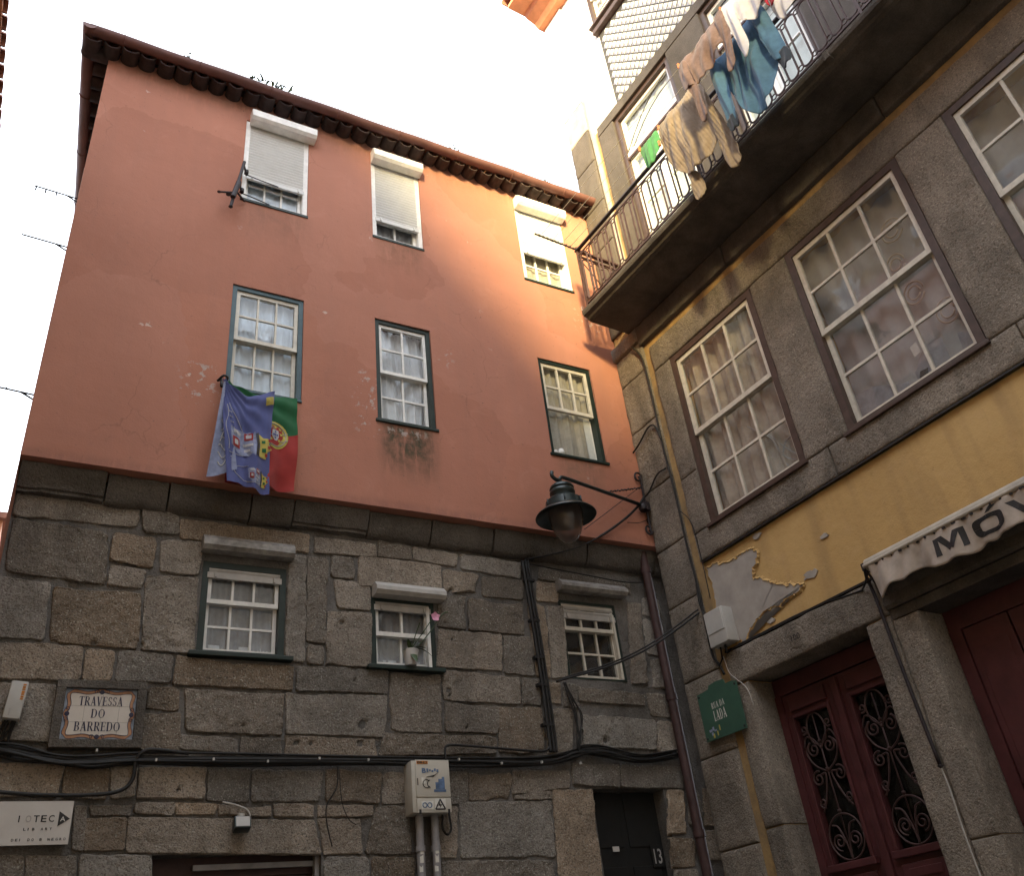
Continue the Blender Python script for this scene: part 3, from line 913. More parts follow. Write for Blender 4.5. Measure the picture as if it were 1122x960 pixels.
HOLES = [(-3.1, 3.58, 0.024), (-3.27, 4.41, 0.016), (-2.25, 4.79, 0.02), (-2.2, 4.43, 0.013), (-2.27, 4.35, 0.01), (-4.79, 4.11, 0.02), (-5.11, 4.1, 0.016), (-3.62, 3.43, 0.013), (-3.51, 3.43, 0.015), (-3.12, 3.44, 0.018), (-2.34, 3.89, 0.014), (-2.35, 3.97, 0.01), (-2.33, 3.85, 0.01), (-2.2, 3.59, 0.01), (-0.83, 3.51, 0.026), (-4.44, 3.1, 0.012), (-4.02, 3.55, 0.01), (-3.17, 3.93, 0.01)]


def add_block(q, seed):
    P = [Vector((a, b)) for a, b in q]          # TL TR BR BL
    e_ = .007
    P = [P[0] + Vector((-e_, e_)), P[1] + Vector((e_, e_)), P[2] + Vector((e_, -e_)), P[3] + Vector((-e_, -e_))]
    wd = ((P[1] - P[0]).length + (P[2] - P[3]).length) / 2
    ht = ((P[3] - P[0]).length + (P[2] - P[1]).length) / 2
    r_ = random.Random(seed)
    front = .006 + r_.uniform(-.003, .009)
    rad = min(.04, .22 * min(wd, ht)) * r_.uniform(.3, 1.1)
    roll = r_.uniform(.005, .012)
    tilt = (r_.uniform(-.007, .007), r_.uniform(-.007, .007))
    rough = r_.choice((.5, .7, .9, 1.0, 1.6))
    base = r_.uniform(.62, 1.28)
    warm = r_.choice((-.05, -.02, 0, 0, .02, .05, .11)) + r_.uniform(-.02, .02)
    tint = (base * (1 + warm), base, base * (1 - warm * 1.1))
    def samples(L):
        e = [0, .004, .008, .011, .014, .018, .023, .030]
        e = [q_ for q_ in e if q_ < L * .45]
        n_ = max(1, int((L - 2 * e[-1]) / .017))
        return [q_ / L for q_ in e] + [(e[-1] + (L - 2 * e[-1]) * k_ / n_) / L for k_ in range(1, n_)] + [1 - q_ / L for q_ in reversed(e)]
    US, VS = samples(wd), samples(ht)
    nu, nv = len(US) - 1, len(VS) - 1
    o = len(bl.v)
    vs = []; fs = []
    for j in range(nv + 1):
        for i in range(nu + 1):
            u = US[i]; v = VS[j]
            p = (P[3] * (1 - u) + P[2] * u) * (1 - v) + (P[0] * (1 - u) + P[1] * u) * v
            dx = min(u, 1 - u) * wd; dz = min(v, 1 - v) * ht
            nn = noise.noise(Vector((p.x * 7, p.y * 7, seed * 1.7)))
            n2 = noise.noise(Vector((p.x * 24, p.y * 24, seed * 2.7)))
            d = min(dx, dz) if not (dx < rad and dz < rad) else rad - math.hypot(rad - dx, rad - dz)
            d += .009 * nn + .006 * n2 + .002 - .05 * max(0, noise.noise(Vector((p.x * 3.3, p.y * 3.3, seed * 3.1 + 5))) - .30)
            t = max(0.0, min(1.0, d / roll))
            h = -.030 + (front + .030) * (1 - (1 - t) ** 2.2)
            h += tilt[0] * (u - .5) + tilt[1] * (v - .5)
            if t > .3:
                h += rough * (.007 * nn + .006 * n2 + .0045 * noise.noise(Vector((p.x * 55, p.y * 55, seed))))
            for hx, hz, hr in HOLES:
                dd = math.hypot(p.x - hx, p.y - hz) + .006 * n2
                if dd < hr * 1.25: h -= .05 * min(1, (hr * 1.25 - dd) / (hr * .5))
            vs.append((p.x, YS - h, p.y))
            k = .93 + .16 * nn + .10 * n2
            bl.col.append((tint[0] * k, tint[1] * k, tint[2] * k))
    for j in range(nv):
        for i in range(nu):
            a = j * (nu + 1) + i
            fs.append((a, a + 1, a + nu + 2, a + nu + 1))
    bl.add(vs, fs)


for k, line in enumerate(BLOCKS.split('\n')):
    q = [tuple(float(c) for c in p.split(',')) for p in line.split()]
    add_block(q, k + 1)
# courses below the framed part, down to the pavement
zz = 2.36
row = 0
while zz > .1:
    h = rnd.uniform(.30, .42)
    x = -5.78
    while x < .1:
        wdt = rnd.uniform(.35, .85)
        x1 = min(x + wdt, .14)
        for (a, b) in ((-4.58, -3.40), (-1.07, -.27)):
            if x < a < x1: x1 = a - .01
            if a - .02 <= x < b: x = b + .01; x1 = max(x1, x + .3)
        x1 = min(x1, .16)
        if x1 - x > .08:
            add_block([(x, zz), (x1 - .02, zz), (x1 - .02, zz - h + .02), (x, zz - h + .02)], 300 + row * 17 + int(x * 10))
        x = x1
    zz -= h; row += 1
bl.build('granite_masonry', 'granite_rough', HA, True, True)

# moulded granite cornice carrying the jetty
co = MB()
jo = [-5.80, -5.19, -4.73, -4.08, -3.72, -3.05, -2.45, -1.81, -.77, .06, .29]
for i, (a, b) in enumerate(zip(jo, jo[1:])):
    dz = rnd.uniform(-.012, .012); dy = rnd.uniform(0, .012)
    prof = [(.30, 5.424), (.07 + dy, 5.424), (.07 + dy, 5.40), (.085 + dy, 5.37), (.10 + dy, 5.335), (.13 + dy, 5.30), (.145 + dy, 5.255 + dz), (.165 + dy, 5.25 + dz), (.165 + dy, 5.225 + dz), (.23, 5.215 + dz), (.30, 5.21)]
    if i not in (0, 4): prof = [(.30, 5.424), (.085 + dy, 5.424), (.09 + dy, 5.37), (.115 + dy, 5.30), (.145 + dy, 5.235 + dz), (.17 + dy, 5.215 + dz), (.23, 5.205 + dz), (.30, 5.21)]
    n = 14
    vs = []; fs = []
    x0, x1 = a + .007, b - .007
    L = len(prof)
    for k in range(n + 1):
        x = x0 + (x1 - x0) * k / n
        for (yy, z) in prof:
            q = Vector((x * 6, yy * 9, z * 9 + i * 3))
            vs.append((x, yy + .016 * noise.noise(q), z + .012 * noise.noise(q * 1.7)))
    for k in range(n):
        for l in range(L - 1):
            fs.append((k * L + l, (k + 1) * L + l, (k + 1) * L + l + 1, k * L + l + 1))
    fs.append(tuple(range(L))); fs.append(tuple(n * L + l for l in range(L - 1, -1, -1)))
    co.add(vs, fs)
co.build('cornice', 'cornice', HA, True, True, 40)

# windows
sash_window(HA, FA, *ORA[0], 0, 'teal', 'cream', 3, 2, 2, .5, .045, .034, .018, .03, 'curtain_blue', 'glass', 5, .010, gather=1.0, cy=.02, sill=(.004, .012, .02))
sash_window(HA, FA, *ORA[1], 0, 'green', 'white', 2, 2, 2, .49, .045, .030, .020, .03, 'curtain', 'glass', 6, .012, gather=1.4, cy=.02, sill=(.02, .02, .03))
wr = sash_window(HA, FA, *ORA[2], 0, 'green', 'cream', 3, 2, 2, .50, .04, .034, .022, .03, 'blind', 'glass', 4, .02, lower_open=.6, gather=.2, cy=.02, sill=(.02, .025, .03))
p = MB(); p.box(-.54, -.445, .10, .11, 6.42, 6.95); p.build('window_board', 'white', wr)
p = MB(); p.lathe([(0, 0), (.03, .0), (.036, .03), (.025, .07), (0, .075)], (-.93, .05, 6.392), 12); p.build('ornament', 'white', wr, True)
p = MB(); p.lathe([(0, 0), (.02, .0), (.022, .04), (0, .05)], (-1.0, .05, 6.392), 10); p.build('ornament', 'white', wr, True)
for k, (hole, op, cur) in enumerate(zip(ORA[3:], (.70, .76, .60), ('curtain_blue', 'curtain_grey', 'blind'))):
    x0, x1, z0, z1 = hole
    wn = sash_window(HA, FA, x0, x1, z0, z1, 0, 'white', 'white', 3 if k == 0 else 2 if k == 1 else 3, 2, 2, .5, .05, .03, .02, .05, cur, 'glass', 4, .01,
                     shutter=op, box=(x0 - (.0 if k else -.035) - .0, x1 + (.01 if k else .055), z1 - .075, z1 + .10, .13), gather=.4, cy=.03)
    s = MB(); s.box(x0 - .005, x1 + .005, -.012, .05, z0 - .03, z0 - .001); s.build('sill', 'green', wn)
# street-level windows
w1 = sash_window(HA, FA, *STO[0], YS, 'green', 'white', 3, 1, 2, .60, .05, .030, .018, .04, 'curtain_grey', 'glass', 5, .012, shutter=.06,
            box=(-4.43, -3.70, 4.90, 5.03, .12), sill=(.06, .06, .035), hem=.05, boxm='rusty_tin', gather=.9, cy=.03, sh_m='old_white')
w2 = sash_window(HA, FA, *STO[1], YS, 'green', 'white', 2, 1, 1, .50, .045, .032, .020, .04, 'curtain_grey', 'glass', 5, .012, shutter=.05,
            box=(-3.0, -2.355, 4.66, 4.775, .13), sill=(.05, .06, .035), hem=.04, boxm='old_white', gather=.9, cy=.03, sh_m='old_white')
w3 = sash_window(HA, FA, *STO[2], YS, 'green', 'cream', 3, 1, 2, .66, .03, .030, .020, .02, None, 'glass', 5, .012, shutter=.14,
            box=(-1.13, -.36, 4.90, 5.01, .12), boxm='rusty_tin', sh_m='old_white')
for wn, (a, b), z, tk in ((w1, (-4.35, -3.79), 4.13, .05), (w2, (-2.96, -2.47), 4.10, .04)):
    lc = MB()
    for i in range(26):
        x0 = a + (b - a) * i / 26; x1 = a + (b - a) * (i + 1) / 26
        lc.add([(x0, YS + .145, z + .07), (x1, YS + .145, z + .07), (x1, YS + .145, z + .03 + .012 * ((i + 1) % 2)), (x0, YS + .145, z + .03 + .012 * (i % 2))], [(0, 1, 2, 3)])
    lc.build('lace_hem', 'curtain', wn)
p = MB(); p.box(-2.50, -2.472, .225, .27, 4.07, 4.62); p.build('inner_jamb', 'white', w2)
p = MB(); p.box(-.525, -.502, .225, .28, 4.08, 4.72); p.build('inner_jamb', 'cream', w3)

# doors in the stone storey
d = MB()
yd = YS + .16
d.box(-4.56, -3.42, yd, yd + .05, 2.56, 2.69)
d.box(-4.55, -3.43, yd + .01, yd + .05, .02, 2.555)
for x in (-4.55, -4.02, -3.98, -3.46):
    d.box(x, x + .05 if x < -3.5 else x + .03, yd - .012, yd + .008, .02, 2.53)
for i in range(9):
    for s_ in (0, 1):
        x = -4.49 + s_ * .57 + i * .05
        d.box(x + .003, x + .046, yd - .002, yd + .009, .1, 2.48)
dg = d.build('double_door', 'door_brown', HA)
p = MB(); p.box(-4.28, -3.42, YS + .10, YS + .13, 2.60, 2.635); p.box(-3.45, -3.42, YS + .06, YS + .12, .05, 2.69); p.build('strip', 'pvc', dg)
d = MB()
yd = YS + .17
d.box(-1.05, -.29, yd, yd + .05, .02, 3.09)
for z in (.2, 1.1, 2.0, 2.65):
    for x in (-.99, -.64):
        d.box(x, x + .29, yd - .012, yd + .002, z, z + (.75 if z < 2 else .5), None, .008)
dk = d.build('front_door', 'door_black', HA)
p = MB(); p.box(-.83, -.765, yd - .022, yd - .012, 2.62, 2.66); p.build('letter_plate', 'sign_white', dk)
p = MB()
p.box(-.437, -.312, yd - .024, yd - .013, 2.48, 2.66, None, .004)
np_ = p.build('number_plate', 'door_black', dk)
p = MB()
add_text(p, '13', -.415, -.335, 2.51, 2.63, lambda x, z: (x, yd - .026, z), None, .01)
p.build('digits', 'ink_faded', np_)

# eaves: clay channel tiles, covers, gutter, roof
t = MB()
def half_tile(mb, origin, axis, along, r0, r1, L, up, n=7, th=.014):
    """curved clay tile; axis: direction out of the wall, along: wall direction"""
    ax = Vector(axis); al = Vector(along); o = Vector(origin)
    vs = []; fs = []
    for s_ in (0, 1):
        rr = r0 if s_ == 0 else r1
        for rad in (rr, rr - th):
            for k in range(n + 1):
                a = PI * k / n
                p = o + ax * (L * s_) + al * (rad * math.cos(a)) + Vector((0, 0, (1 if up else -1) * rad * math.sin(a) * .95))
                vs.append(p)
    m = n + 1
    for k in range(n):
        fs += [(k, k + 1, 2 * m + k + 1, 2 * m + k), (m + k, 3 * m + k, 3 * m + k + 1, m + k + 1),
               (2 * m + k, 2 * m + k + 1, 3 * m + k + 1, 3 * m + k), (k, m + k, m + k + 1, k + 1)]
    mb.add(vs, fs)
pitch = .178
x = -5.98
while x < .25:
    jy = rnd.uniform(-.012, .012); jz = rnd.uniform(-.008, .008)
    half_tile(t, (x + rnd.uniform(-.008, .008), .06, 10.315 + jz), (rnd.uniform(-.05, .05), -1, -.10), (1, rnd.uniform(-.05, .05), 0), .088 + rnd.uniform(-.004, .004), .080 + rnd.uniform(-.006, .004), .235 + jy * 1.4, False)
    x += pitch
y = .02
while y < 4.7:
    jy = rnd.uniform(-.012, .012)
    half_tile(t, (-5.76 + .07 * y, y, 10.315 + rnd.uniform(-.008, .008)), (-1, rnd.uniform(-.05, .05), -.10), (0, 1, 0), .088, .080, .20 + jy, False)
    y += pitch
t.build('eave_tiles', 'tile_dirty', HA, True, True, 50)
t = MB()
x = -5.98 + pitch / 2
while x < .3:
    half_tile(t, (x, .10, 10.345 + rnd.uniform(-.006, .006)), (rnd.uniform(-.05, .05), -1, -.16), (1, 0, 0), .078, .086, .32 + rnd.uniform(-.015, .02), True)
    x += pitch
y = .02 + pitch / 2
while y < 4.7:
    half_tile(t, (-5.72 + .07 * y, y, 10.345), (-1, 0, -.16), (0, 1, 0), .078, .086, .28, True)
    y += pitch
# roof planes, corrugated by rows of tiles
def roof_front(u, v):
    y = .0 + 3.2 * v; x0_ = -5.95 + .16 * y; x = x0_ + (.35 - x0_) * u
    return (x, y, 10.40 + .38 * y + .035 * abs(math.sin(PI * (x + 5.98) / pitch)))
t.grid(roof_front, 180, 6)
t.grid(lambda u, v: (-5.44 + .45 * v + (5.79 - .45 * v) * u, 3.2 + 3.2 * v, 11.62 - 1.2 * v), 2, 2)
t.build('tiled_roof', 'roof_tile', HA, True, True, 50)
s = MB()
s.box(-6.03, .30, -.215, .5, 10.385, 10.40)
s.prism_yz([(0, 0), (0, 0), (0, 0)], 0, 0) if False else s.add([(-6.03, .5, 10.387), (-5.6, .5, 10.387), (-5.3, 4.8, 10.387), (-5.70, 4.8, 10.387)], [(0, 1, 2, 3)])
s.build('eave_board', 'tile_dirty', HA)
gt = MB()
def gutter(mb, p0, p1, r, side):
    """half-round gutter from p0 to p1"""
    p0 = Vector(p0); p1 = Vector(p1); sd = Vector(side)
    n = 10; vs = []; fs = []
    seg = 40
    for i in range(seg + 1):
        c = p0.lerp(p1, i / seg) + Vector((0, 0, .006 * math.sin(i * .9)))
        for rr in (r, r - .006):
            for k in range(n + 1):
                a = PI * (1.0 + k / n)
                vs.append(c + sd * (rr * math.cos(a)) + Vector((0, 0, rr * math.sin(a))))
    m = n + 1
    for i in range(seg):
        for k in range(n):
            a = i * 2 * m + k; b = a + 2 * m
            fs += [(a, a + 1, b + 1, b), (a + m, b + m, b + m + 1, a + m + 1)]
        fs += [(i * 2 * m, (i + 1) * 2 * m, (i + 1) * 2 * m + m, i * 2 * m + m), (i * 2 * m + n, i * 2 * m + n + m, (i + 1) * 2 * m + n + m, (i + 1) * 2 * m + n)]
    fs += [tuple(range(m)), tuple(seg * 2 * m + k for k in range(n, -1, -1))]
    mb.add(vs, fs)
gutter(gt, (-6.03, -.212, 10.335), (.34, -.212, 10.335), .066, (0, 1, 0))
gutter(gt, (-6.03, -.275, 10.333), (-5.68, 4.8, 10.333), .066, (1, 0, 0))
for x in [-5.7 + i * .75 for i in range(9)]:
    gt.tube([(x, -.212 + p_[0], p_[2]) for p_ in arc(0, 10.335, .070, 180, 360, 8)], .006, 5)
for y in [.6 + i * .8 for i in range(5)]:
    gt.tube([(-6.01 + .069 * y + p_[0], y, p_[2]) for p_ in arc(0, 10.333, .070, 180, 360, 8)], .006, 5)
gt.build('gutter', 'gutter', HA, True, True, 50)
pp = MB()
pp.tube([(-.075, .12, 5.40), (-.07, .125, 3.6), (-.07, .125, .05)], .045, 14)
for z in (5.2, 3.9, 2.7, 1.2):
    pp.lathe([(.047, -.03), (.054, -.03), (.054, .03), (.047, .03)], (-.0705, .1245, z), 14)
pp.build('downpipe', 'pipe', HA, True, True, 50)
# side wall of the house, stepping out down the lane
sw = MB(); sw.box(-5.855, -5.75, 1.05, 2.2, 8.95, 9.75, None, .02); sw.build('side_wall', 'plaster_cream', HA)
# ------------------------------------------------------------------ ochre house
HB = thing('corner_house', (1.0, -3.2, 0), 'ochre plastered corner house with dressed granite surrounds, tall sash windows and an iron balcony', 'house')
WB = [(.82, 2.05, 5.285, 7.285), (2.525, 3.82, 5.285, 7.29), (4.285, 5.58, 5.285, 7.29)]
DOOR = (.80, 2.085, 0, 3.77)
GAR = (2.56, 5.6, 0, 3.72)
FD = [(.90, 1.98, 8.10, 11.17), (2.58, 3.66, 8.10, 11.17), (4.26, 5.34, 8.10, 11.17)]
F3 = [(.98, 2.0, 13.10, 14.4), (2.6, 3.62, 13.10, 14.4)]
SE = 7.2
w = MB(FB)
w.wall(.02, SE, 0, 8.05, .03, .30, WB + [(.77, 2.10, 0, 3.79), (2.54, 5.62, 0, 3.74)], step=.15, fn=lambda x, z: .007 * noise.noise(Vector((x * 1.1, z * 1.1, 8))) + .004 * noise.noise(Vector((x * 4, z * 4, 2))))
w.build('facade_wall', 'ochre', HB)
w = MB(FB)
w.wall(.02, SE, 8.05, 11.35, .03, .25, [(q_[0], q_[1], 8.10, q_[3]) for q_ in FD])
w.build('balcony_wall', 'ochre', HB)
w = MB(FB)
w.wall(.02, SE, 11.35, 14.62, .03, .25, F3)
w.box(.021, SE, .25, 4, 14.3, 14.61)
w.build('upper_facade', 'plaster_glare', HB)  # white plaster stands in for glare washing out the top of the wall
r = MB(FB)
r.box(.03, SE, 1.1, 1.2, 0, 14.4)
r.box(.025, .06, .33, 4.0, 0, 14.4)
for zz in (4.4, 8.0, 12.4):
    r.box(.07, SE, .335, 1.1, zz, zz + .06)
for ss in (2.28, 4.05, SE - .05):
    r.box(ss, ss + .05, .34, 1.1, 0, 14.3)
r.build('interior_wall', 'dark_room', HB)
# quoins on the corner
q = MB(FB)
rq = random.Random(12)
zj = [0, .52, 1.18, 1.86, 2.52, 3.28, 3.98, 4.72, 5.33, 6.02, 6.78, 7.42, 7.80]
def dressed(mb, x0, x1, y0, y1, z0, z1, amp=.004, gap=.005, rad=.012):
    """dressed block with soft worn arrises"""
    x0 += gap; x1 -= gap; z0 += gap; z1 -= gap
    st = .05
    nu = max(4, int((x1 - x0) / st)); nv = max(4, int((z1 - z0) / st))
    us = [0, rad * .35 / (x1 - x0), rad / (x1 - x0)] + [i / nu for i in range(1, nu)] + [1 - rad / (x1 - x0), 1 - rad * .35 / (x1 - x0), 1]
    vs_ = [0, rad * .35 / (z1 - z0), rad / (z1 - z0)] + [i / nv for i in range(1, nv)] + [1 - rad / (z1 - z0), 1 - rad * .35 / (z1 - z0), 1]
    us = sorted(set(us)); vs_ = sorted(set(vs_))
    pts = []
    for v in vs_:
        for u in us:
            x = x0 + (x1 - x0) * u; z = z0 + (z1 - z0) * v
            dx = min(u, 1 - u) * (x1 - x0); dz = min(v, 1 - v) * (z1 - z0)
            nn = noise.noise(Vector((x * 8, z * 8, x0 * 3 + 1)))
            d = min(dx, dz)
            t = min(1, max(0, (d + .004 * nn) / rad))
            h = rad * (1 - (1 - t) ** 2) + amp * nn - rad
            pts.append((x, y0 - h, z))
    nU = len(us); fs = []
    for j in range(len(vs_) - 1):
        for i in range(nU - 1):
            a = j * nU + i
            fs.append((a, a + 1, a + nU + 1, a + nU))
    o = mb.add(pts, fs)
    # sides back to y1
    def strip(ids):
        b = mb.add([(pts[i][0], y1, pts[i][2]) for i in ids], [])
        for k in range(len(ids) - 1):
            mb.f.append([o + ids[k], o + ids[k + 1], b + k + 1, b + k]); mb.mi.append(mb.cur)
    nV = len(vs_)
    strip(list(range(nU))); strip([(nV - 1) * nU + i for i in range(nU)])
    strip([j * nU for j in range(nV)]); strip([j * nU + nU - 1 for j in range(nV)])
for a, b in zip(zj, zj[1:]):
    dressed(q, 0, .475, rq.uniform(-.006, .004), .30, a, b, .006)
dressed(q, -.03, .47, -.035, .30, 7.80, 7.985)
q.build('corner_quoins', 'granite_dressed', HB, True, True, 60)
q = MB(FB)
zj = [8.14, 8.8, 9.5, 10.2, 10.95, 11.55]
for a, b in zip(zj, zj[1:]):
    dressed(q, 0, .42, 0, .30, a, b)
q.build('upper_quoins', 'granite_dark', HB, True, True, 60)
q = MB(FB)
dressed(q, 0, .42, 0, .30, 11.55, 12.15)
q.build('glare_fade_quoins', 'render_grey', HB, True, True, 60)  # paler block imitates the glare fading the corner stones
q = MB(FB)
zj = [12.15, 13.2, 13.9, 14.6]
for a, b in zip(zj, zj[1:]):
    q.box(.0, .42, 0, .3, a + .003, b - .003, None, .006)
q.build('glare_white_quoins', 'plaster_glare', HB)  # white colour paints in the glare at the pillar top

# window surrounds in granite
s = MB(FB)
dressed(s, .565, SE, 0, .05, 7.292, 7.63, .006)
for a, b in ((.565, .818), (2.052, 2.522), (3.822, 4.282), (5.582, SE)):
    for za, zb in ((5.285, 5.9), (5.9, 7.29)) if a < 1 else ((5.285, 7.29),):
        dressed(s, a, b, rq.uniform(-.003, .003), .05, za, zb, .008, .002)
for a, b in ((.565, 2.30), (2.30, 4.05), (4.05, SE)):
    dressed(s, a, b, -.004, .05, 4.99, 5.283, .006)
s.build('window_surround', 'granite_dressed', HB, True, True, 60)
s = MB(FB)
for a, b in ((.45, 1.9), (1.9, 3.9), (3.9, SE)):
    dressed(s, a, b, -.03, .05, 7.72, 7.99, .008)
s.build('string_course', 'slab', HB, True, True, 60)
s = MB(FB); s.box(.60, SE, -.008, .04, 4.972, 4.988); s.box(.62, 2.28, -.012, .04, 4.072, 4.090); s.build('dark_line', 'cable', HB)  # thin black strips below the stone band and the ochre panel

# ground floor stone: door and shop surrounds
s = MB(FB)
dressed(s, .57, .798, .0, .30, 0, 1.25, .007); dressed(s, .57, .798, .004, .30, 1.25, 2.6, .007); dressed(s, .57, .798, -.003, .30, 2.6, 3.765, .007)
dressed(s, .60, 2.325, -.01, .30, 3.772, 4.072, .007)
dressed(s, 2.087, 2.325, -.004, .30, 0, 1.9, .006, .003); dressed(s, 2.087, 2.325, -.002, .30, 1.9, 3.768, .006, .003)
dressed(s, 2.328, 2.558, -.008, .30, 0, 2.2, .006, .003); dressed(s, 2.328, 2.558, -.010, .30, 2.2, 3.718, .006, .003)
s.build('door_surround', 'granite_dressed', HB, True, True, 60)
s = MB(FB)
s.box(2.33, SE, .0, .3, 3.722, 3.80, None, .01)
s.prism_yz([(.3, 3.802), (-.02, 3.802), (-.035, 3.83), (-.03, 3.90), (-.06, 3.94), (-.07, 4.05), (-.05, 4.075), (.3, 4.075)], 2.33, SE)
s.box(5.6, SE, .0, .3, 0, 3.72, None, .01)
s.build('shop_lintel', 'slab', HB)
# house number cut in a worn disc on the lintel
d = MB(FB)
d.lathe([(0, -.014), (.085, -.0135), (.095, -.011), (.105, .0)], (1.43, 0, 3.925), 28, None, 'Y')
nd = d.build('number_disc', 'granite_dressed', HB, True, True, 40)
d = MB(FB)
add_text(d, '100', 1.385, 1.48, 3.90, 3.95, lambda x, z: (x, -.0165, z), None, .0)
d.build('digits', 'ink', nd)

# bare render where the ochre has flaked off
pk = MB(FB)
poly = [(.63, 4.93), (.72, 4.925), (.80, 4.87), (.92, 4.86), (1.02, 4.845), (1.10, 4.86), (1.22, 4.83), (1.27, 4.77), (1.21, 4.70), (1.15, 4.66), (1.13, 4.58), (1.20, 4.55), (1.28, 4.50), (1.34, 4.46), (1.42, 4.39), (1.52, 4.37), (1.64, 4.30), (1.56, 4.27), (1.44, 4.27), (1.30, 4.25), (1.16, 4.25), (1.05, 4.21), (.96, 4.17), (.90, 4.11), (.83, 4.10), (.76, 4.14), (.70, 4.28), (.63, 4.42)]
pj = []
for i, p0 in enumerate(poly):
    p1 = poly[(i + 1) % len(poly)]
    for k in range(14):
        t = k / 14
        x = p0[0] + (p1[0] - p0[0]) * t; z = p0[1] + (p1[1] - p0[1]) * t
        n1 = sum(a_ * noise.noise(Vector((x * f_, z * f_, 1))) for f_, a_ in ((7, .5), (18, .8), (45, .55), (95, .32))); n2 = sum(a_ * noise.noise(Vector((x * f_, z * f_, 9))) for f_, a_ in ((7, .5), (18, .8), (45, .55), (95, .32)))
        pj.append((x + .032 * n1, z + .032 * n2))
pk.prism(pj, .016, .031)
pk.build('flaked_patch', 'render_grey', HB)
fl = MB(FB)
L = len(pj)
for i in range(L):
    a = pj[i]; b = pj[(i + 1) % L]
    wv = .016 + .02 * abs(noise.noise(Vector((a[0] * 30, a[1] * 30, 4))))
    dxy = Vector((b[0] - a[0], b[1] - a[1])); nrm = Vector((dxy.y, -dxy.x))
    if nrm.length < 1e-5: continue
    nrm.normalize()
    fl.add([(a[0], .008, a[1]), (b[0], .008, b[1]), (b[0] - nrm.x * wv, .026, b[1] - nrm.y * wv), (a[0] - nrm.x * wv, .026, a[1] - nrm.y * wv),
            (a[0], .02, a[1]), (b[0], .02, b[1])], [(0, 1, 2, 3), (0, 4, 5, 1)])
fl.build('paint_edge', 'ochre', HB)
for (fx, fz, fr_) in ((1.74, 4.36, .05), (1.30, 4.93, .035), (1.98, 4.60, .03), (1.20, 4.16, .03)):
    fk = MB(FB)
    fk.prism([(fx + fr_ * (1.3 + .9 * noise.noise(Vector((math.cos(a) * 1.6 + fx * 9, math.sin(a) * 1.6, fz)))) * math.cos(a), fz + fr_ * (.7 + .6 * noise.noise(Vector((math.cos(a) * 1.9, math.sin(a) * 1.9 + fx * 7, fz)))) * math.sin(a)) for a in [2 * PI * i / 30 for i in range(30)]], .018, .032)
    fk.build('flaked_patch', 'render_grey', HB)

# big sash windows
wd = []
for k, (x0, x1, z0, z1) in enumerate(WB):
    wn = sash_window(HB, FB, x0, x1, z0, z1, .0, 'brown', 'cream', 3, 2, 2, .51, .068, .042, .026, .03, ('curtain_beige', 'curtain_lace', 'curtain_lace')[k], 'glass_refl',
                (6, 3, 3)[k], (.028, .02, .02)[k], gather=(.3, .8, .8)[k], cy=(.06, .10, .14)[k], sill=(.03, .03, .035))
    wd.append(wn)
# notes and clutter behind the panes
p = MB(FB)
p.add([(3.235, .115, 5.60), (3.30, .113, 5.61), (3.295, .113, 5.71), (3.23, .115, 5.70)], [(0, 1, 2, 3)])
p.build('paper_note', 'letter_white', wd[1])
p = MB(FB)
p.add([(3.19, .115, 5.39), (3.27, .115, 5.36), (3.30, .115, 5.45), (3.23, .115, 5.46)], [(0, 1, 2, 3)])
p.build('dark_sticker', 'ink', wd[1])
p = MB(FB)
def drape(u, v): return (2.60 + 1.1 * u, .16 + .03 * math.sin(u * 17), 5.32 + .34 * v * (.75 + .25 * math.sin(u * 9 + 1)))
p.grid(drape, 40, 8)
p.build('blue_drape', 'curtain_grey', wd[1], True)
p = MB(FB)
for cx, cz, r in ((3.38, 6.50, .085), (3.47, 6.82, .10), (3.42, 6.15, .09), (3.6, 5.82, .095)):
    for rr in (r, r * .6):
        p.tube(arc(cx, cz, rr, 0, 330, 18, .170, rr * 1.15), .009, 5)
p.build('lace_motif', 'curtain_beige', wd[1], True)
p = MB(FB)
p.tube(smooth_path([(1.45, .145, 6.05), (1.66, .143, 5.80), (1.75, .143, 5.55), (1.88, .143, 5.42)], 5), .006, 5)
p.tube(smooth_path([(1.62, .143, 5.90), (1.80, .143, 5.60), (1.92, .143, 5.45)], 5), .005, 5)
p.tube(arc(1.86, 5.52, .12, 0, 360, 24, .15, .16), .007, 5)
p.build('round_basket', 'curtain_lace', wd[0], True)

